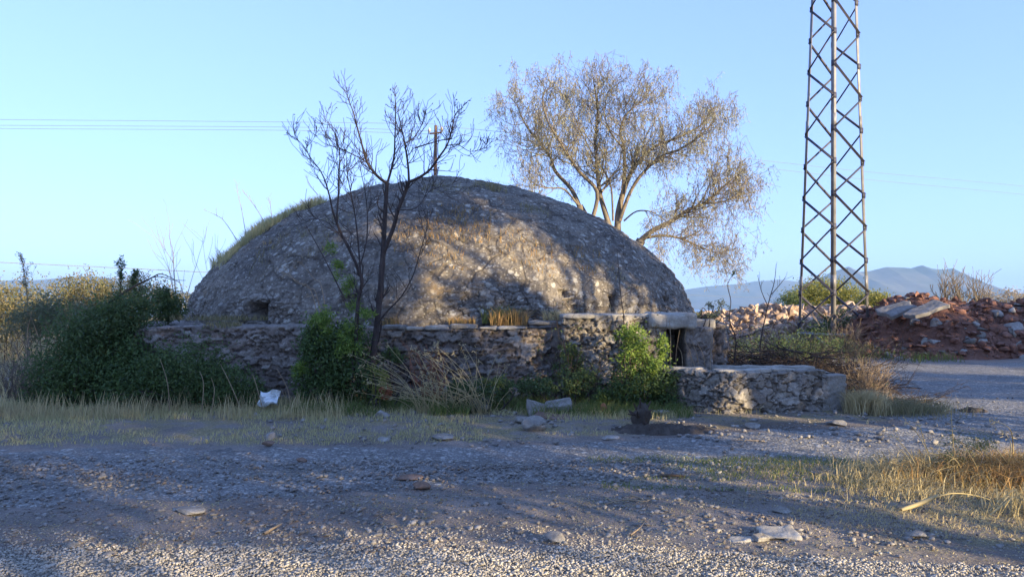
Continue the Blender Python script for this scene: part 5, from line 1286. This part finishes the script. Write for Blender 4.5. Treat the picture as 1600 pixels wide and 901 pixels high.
# fallen branches: brush pile behind the trough
def brush_pile(label, x0, x1, y0, y1, h_, n, seed, mat='twigdark', leafn=0):
    root = empty('brush_pile', ((x0 + x1) / 2, (y0 + y1) / 2, 0), label, 'brush pile'); t = Twigs(seed); r = t.r
    for k in range(n):
        u1 = r.uniform(-1, 1); v1 = r.uniform(-1, 1); x_ = (x0 + x1) / 2 + u1 * (x1 - x0) / 2; y_ = (y0 + y1) / 2 + v1 * (y1 - y0) / 2
        z_ = gh1(x_, y_) + r.uniform(.0, 1) * h_ * (1 - .7 * u1 * u1) * (1 - .5 * v1 * v1)
        a_ = r.uniform(0, 6.28); t.grow((x_, y_, z_), (math.cos(a_), math.sin(a_) * .6, r.uniform(-.15, .18)), r.uniform(.4, 1.1) * (1 if h_ > .3 else .45), r.uniform(.008, .022) * (1 if h_ > .3 else .5), 0, 2, up=.0, wig=.35, nside=(2, 5), ang=(20, 60), shrink=.55, tipr=.003, sides=4)
    t.b.obj('branches', M[mat], root)
    return root
brush_pile('large dark pile of dead branches behind the trough under the pylon', 4.3, 6.9, 13.7, 15.8, .78, 420, 61)
brush_pile('dark thorny brush between the stone doorway and the pylon', 4.3, 6.6, 15.5, 19.5, .9, 130, 62, 'brush')
brush_pile('small pile of dark twigs right of the trough', 6.4, 7.2, 12.4, 13.4, .05, 26, 63)
twig_bush('dead_bush', 'pale rounded dead bush at the right end of the trough', (6.3, 13.2, .02), .55, 60, 64, 'twigdry', .6, 2, .05, .005, 'bush')
twig_bush('dead_bush', 'grey dead bush by the right leg of the pylon', (13.6, 26.3, .0), 1.0, 50, 65, 'brush', .55, 2, .05, .012, 'bush', tipr=.005)
twig_bush('dead_bush', 'dry tan umbel weeds between the pylon legs', (11.9, 26.6, .0), .9, 26, 66, 'twigdry', .6, 2, .05, .012, 'bush', tipr=.006)
shrub('leafy_shrub', 'dark green shrub growing between the pylon legs', [(13.0, 29.2, .8, .9, .7, .65), (12.4, 29.5, .5, .7, .6, .5)], 4500, .09, .035, 'leafdark', 68, base=(12.8, 29.3, 0))
shrub('leafy_shrub', 'olive weeds in front of the pale rubble behind the trough', [(6.9, 21.5, .35, 1.6, .9, .45), (8.9, 22.5, .4, 1.3, .9, .5)], 5200, .08, .028, 'leafmid', 69, base=(7.9, 22, 0))
shrub('leafy_shrub', 'dull green weeds at the foot of the pylon', [(10.4, 24.2, .25, 1.3, .7, .3), (12.6, 25.2, .2, .9, .6, .25)], 3800, .07, .02, 'leafolive', 70, base=(11.2, 24.5, 0))
# right mound of red earth, pale rubble heap behind
def mound(name, x0, x1, y0, y1, hf, mat, seed, nx_=300, ny_=110):
    U, W_ = np.meshgrid(np.linspace(0, 1, nx_), np.linspace(0, 1, ny_), indexing='ij'); U = U.ravel(); W_ = W_.ravel()
    x_ = x0 + U * (x1 - x0); y_ = y0 + W_ * (y1 - y0) + fbm(pt(x_ * .25, x_ * 0), 3, seed) * 1.0
    prof = sstep(0, .38, W_) * sstep(1, .6, W_); ends = sstep(0, .12, U) * sstep(1, .9, U)
    H_ = hf(x_) * prof * ends
    z_ = -.12 + H_ * (1 + .22 * fbm(pt(x_ * .5, y_ * .5), 4, seed + 1)) + prof * ends * (fbm(pt(x_ * 1.6, y_ * 1.6), 4, seed + 2) * .32 + fbm(pt(x_ * 6, y_ * 6), 3, seed + 3) * .09)
    tag(link(name, mesh_np(name, pt(x_, y_, z_), grid_faces(nx_, ny_), M[mat], False)), kind='structure')
    return x_, y_, z_, prof * ends
def hf_red(x_): return np.interp(x_, [10.5, 13, 15, 17, 20, 25, 34, 50], [.7, 1.6, 2.05, 2.0, 1.75, 1.9, 2.2, 2.3])
red = mound('red_earth_mound', 10.2, 50, 23.2, 33, hf_red, 'redsoil', 7, 420, 110)
def hf_pale(x_): return np.interp(x_, [6, 9, 11, 14, 18], [.9, 1.2, 1.5, 1.6, 1.3])
pale = mound('pale_rubble_mound', 5.5, 20, 30.0, 39, hf_pale, 'palerubble', 17, 200, 90)
def scatter_on(name, label, src, n, size, mat, seed, xlim=None, power=2.):
    x_, y_, z_, e_ = src; r = np.random.default_rng(seed); ok = np.where((e_ > .06) & ((x_ > (xlim or (-99, 99))[0]) & (x_ < (xlim or (-99, 99))[1])))[0]; k = r.choice(ok, n)
    base, Fc = ico(2); nb = len(base); sz = size[0] + (size[1] - size[0]) * r.random(n) ** power
    lib = []
    for j in range(24):
        Vj = base.copy()
        for kk in range(9):
            nn = r.normal(size=3); nn /= np.linalg.norm(nn); e = Vj @ nn - r.uniform(.18, .5); Vj -= np.where(e > 0, e, 0)[:, None] * nn
        lib.append(Vj * (1 + r.uniform(-.015, .015, (nb, 1))) * 1.5)
    lib = np.array(lib)[r.integers(0, 24, n)]
    D_ = lib * (sz[:, None] * r.uniform(.5, 1.3, (n, 3)) * np.array([1, 1, .7]))[:, None]
    V = (D_ + np.stack([x_[k], y_[k], z_[k] + sz * .15], -1)[:, None] + r.normal(size=(n, 1, 3)) * np.array([.08, .08, 0])).reshape(-1, 3)
    o = link(name, mesh_np(name, V, (Fc[None] + (np.arange(n) * nb)[:, None, None]).reshape(-1, 3), M[mat])); return tag(o, label, 'rubble', kind='stuff')
scatter_on('earth_clods', 'red clods covering the earth mound', red, 20000, (.02, .20), 'redclod', 71, power=3)
scatter_on('rubble_stones', 'pale broken stones mixed into the red mound', red, 1900, (.03, .20), 'rock', 72, power=3)
scatter_on('rubble_stones', 'pinkish broken masonry on the sunlit heap behind the trough', pale, 9000, (.05, .34), 'palerubble', 73, power=2.4)
def onmound(px, py):
    for Yk in np.linspace(22, 34, 500):
        q_ = P(px, py, Yk); i = np.argmin((red[0] - q_[0]) ** 2 + (red[1] - q_[1]) ** 2)
        if q_[2] <= red[2][i] + .0: return q_
    return P(px, py, 27)
RB = 'pale blocks on the red earth mound'
for k, (lab, px, py, w_, h_, tl) in enumerate([
    ('pale squarish block in the middle of the red mound', 1462, 507, 17, 16, .1), ('flat white block left of the squarish one on the red mound', 1431, 503, 24, 9, 0),
    ('pale block high on the red mound near the right edge', 1556, 490, 18, 12, .4), ('white block near the crest of the red mound at right', 1580, 486, 17, 9, -.3),
    ('grey boulder on the red mound below the crest at right', 1584, 512, 24, 18, .2), ('pale lump low on the red mound', 1416, 544, 11, 7, 0),
    ('wide white lump at the foot of the red mound', 1396, 558, 18, 9, .2), ('white plate beside the wide lump at the mound foot', 1411, 559, 18, 6, 0),
    ('pale pair stone at the foot of the mound near the right edge', 1572, 567, 18, 7, 0), ('whitish block at the right edge foot of the mound', 1597, 563, 12, 18, 0),
    ('rounded grey stone left of the mound middle', 1459, 534, 17, 8, 0), ('small white stone right of the mound middle', 1506, 548, 8, 7, .2), ('grey stone halfway up the right part of the mound', 1526, 507, 14, 8, 0)]):
    q = onmound(px, py); s_ = q[1] / F; V, Fc = rock((w_ * s_ / 2 * 1.3, w_ * s_ * .45, h_ * s_ / 2 * 1.3), 300 + k, 3, 7)
    V = roty(V, tl); o = link('rubble_block', mesh_np('rubble_block', V, Fc, M['slab'])); o.location = tuple(q); tag(o, lab, 'block', RB)
q = P(1398, 484, 25.6); free_slab('concrete_slab', 'left of the two big concrete slabs on top of the red mound', q, (1.15, .75, .14), R(16), R(-20), .1, 'slab', 51, 'concrete slab', 'concrete slabs on the mound', .010, .02, 26)
q = P(1445, 484, 24.5); free_slab('concrete_slab', 'right and longer of the two big concrete slabs on top of the red mound', q, (1.35, .6, .13), R(12), R(-19), .15, 'slab', 52, 'concrete slab', 'concrete slabs on the mound', .010, .02, 26)
# bushes on the skyline at right
shrub('leafy_shrub', 'sunlit yellow green round bush behind the pylon', [lobe(1285, 462, 42, 1.5, 1.2, .85), lobe(1255, 470, 42, 1.2, 1., .7), lobe(1320, 468, 42, 1.2, 1., .7)], 12000, .13, .06, 'leafyellow', 75, base=(17.5, 42, 0))
shrub('leafy_shrub', 'small green bush on the mound right of the pylon', [lobe(1365, 470, 38, .8, .7, .45), lobe(1380, 474, 38, .5, .5, .3)], 4200, .12, .05, 'leafyellow', 76, base=(18.8, 38, 0))
shrub('leafy_shrub', 'blue green bush at the left of the round bush behind the pylon', [lobe(1240, 474, 41, .9, .9, .5)], 2600, .12, .04, 'leafmid', 77, base=(15.6, 41, 0))
for k, (px, h_) in enumerate([(1475, 1.7), (1500, 1.8), (1530, 1.6)]):
    q = P(px, 480, 38); twig_bush('bare_bush', ['leftmost', 'middle', 'rightmost'][k] + ' of the leafless reddish bushes on the skyline above the red mound', (q[0], 38, 1.0), h_, 18, 300 + k, 'eucbark', .25, 2, .12, .03, 'bush', group='leafless bushes above the red mound', tipr=.012)
q = P(1580, 480, 40); shrub('hazy_bush', 'dusty pinkish scrub behind the mound at the right edge', [(q[0], 40, 1.9, 2.2, 1, .6)], 3500, .14, .04, 'leafrust', 79, base=(q[0], 40, 0))

# ------------------------------------------------------------------ haze
m = bpy.data.materials.new('haze'); m.use_nodes = True; nt = m.node_tree; nt.nodes.clear()
out = nt.nodes.new('ShaderNodeOutputMaterial'); pv = nt.nodes.new('ShaderNodeVolumePrincipled')
pv.inputs['Color'].default_value = (.40, .64, 1.0, 1); pv.inputs['Density'].default_value = HAZE; pv.inputs['Anisotropy'].default_value = 0.0
nt.links.new(pv.outputs[0], out.inputs['Volume'])
V, Fc = box((-16000, -500, -22), (16000, 15000, 640))
o = link('haze', mesh_np('haze', V, Fc, m)); tag(o, kind='stuff')
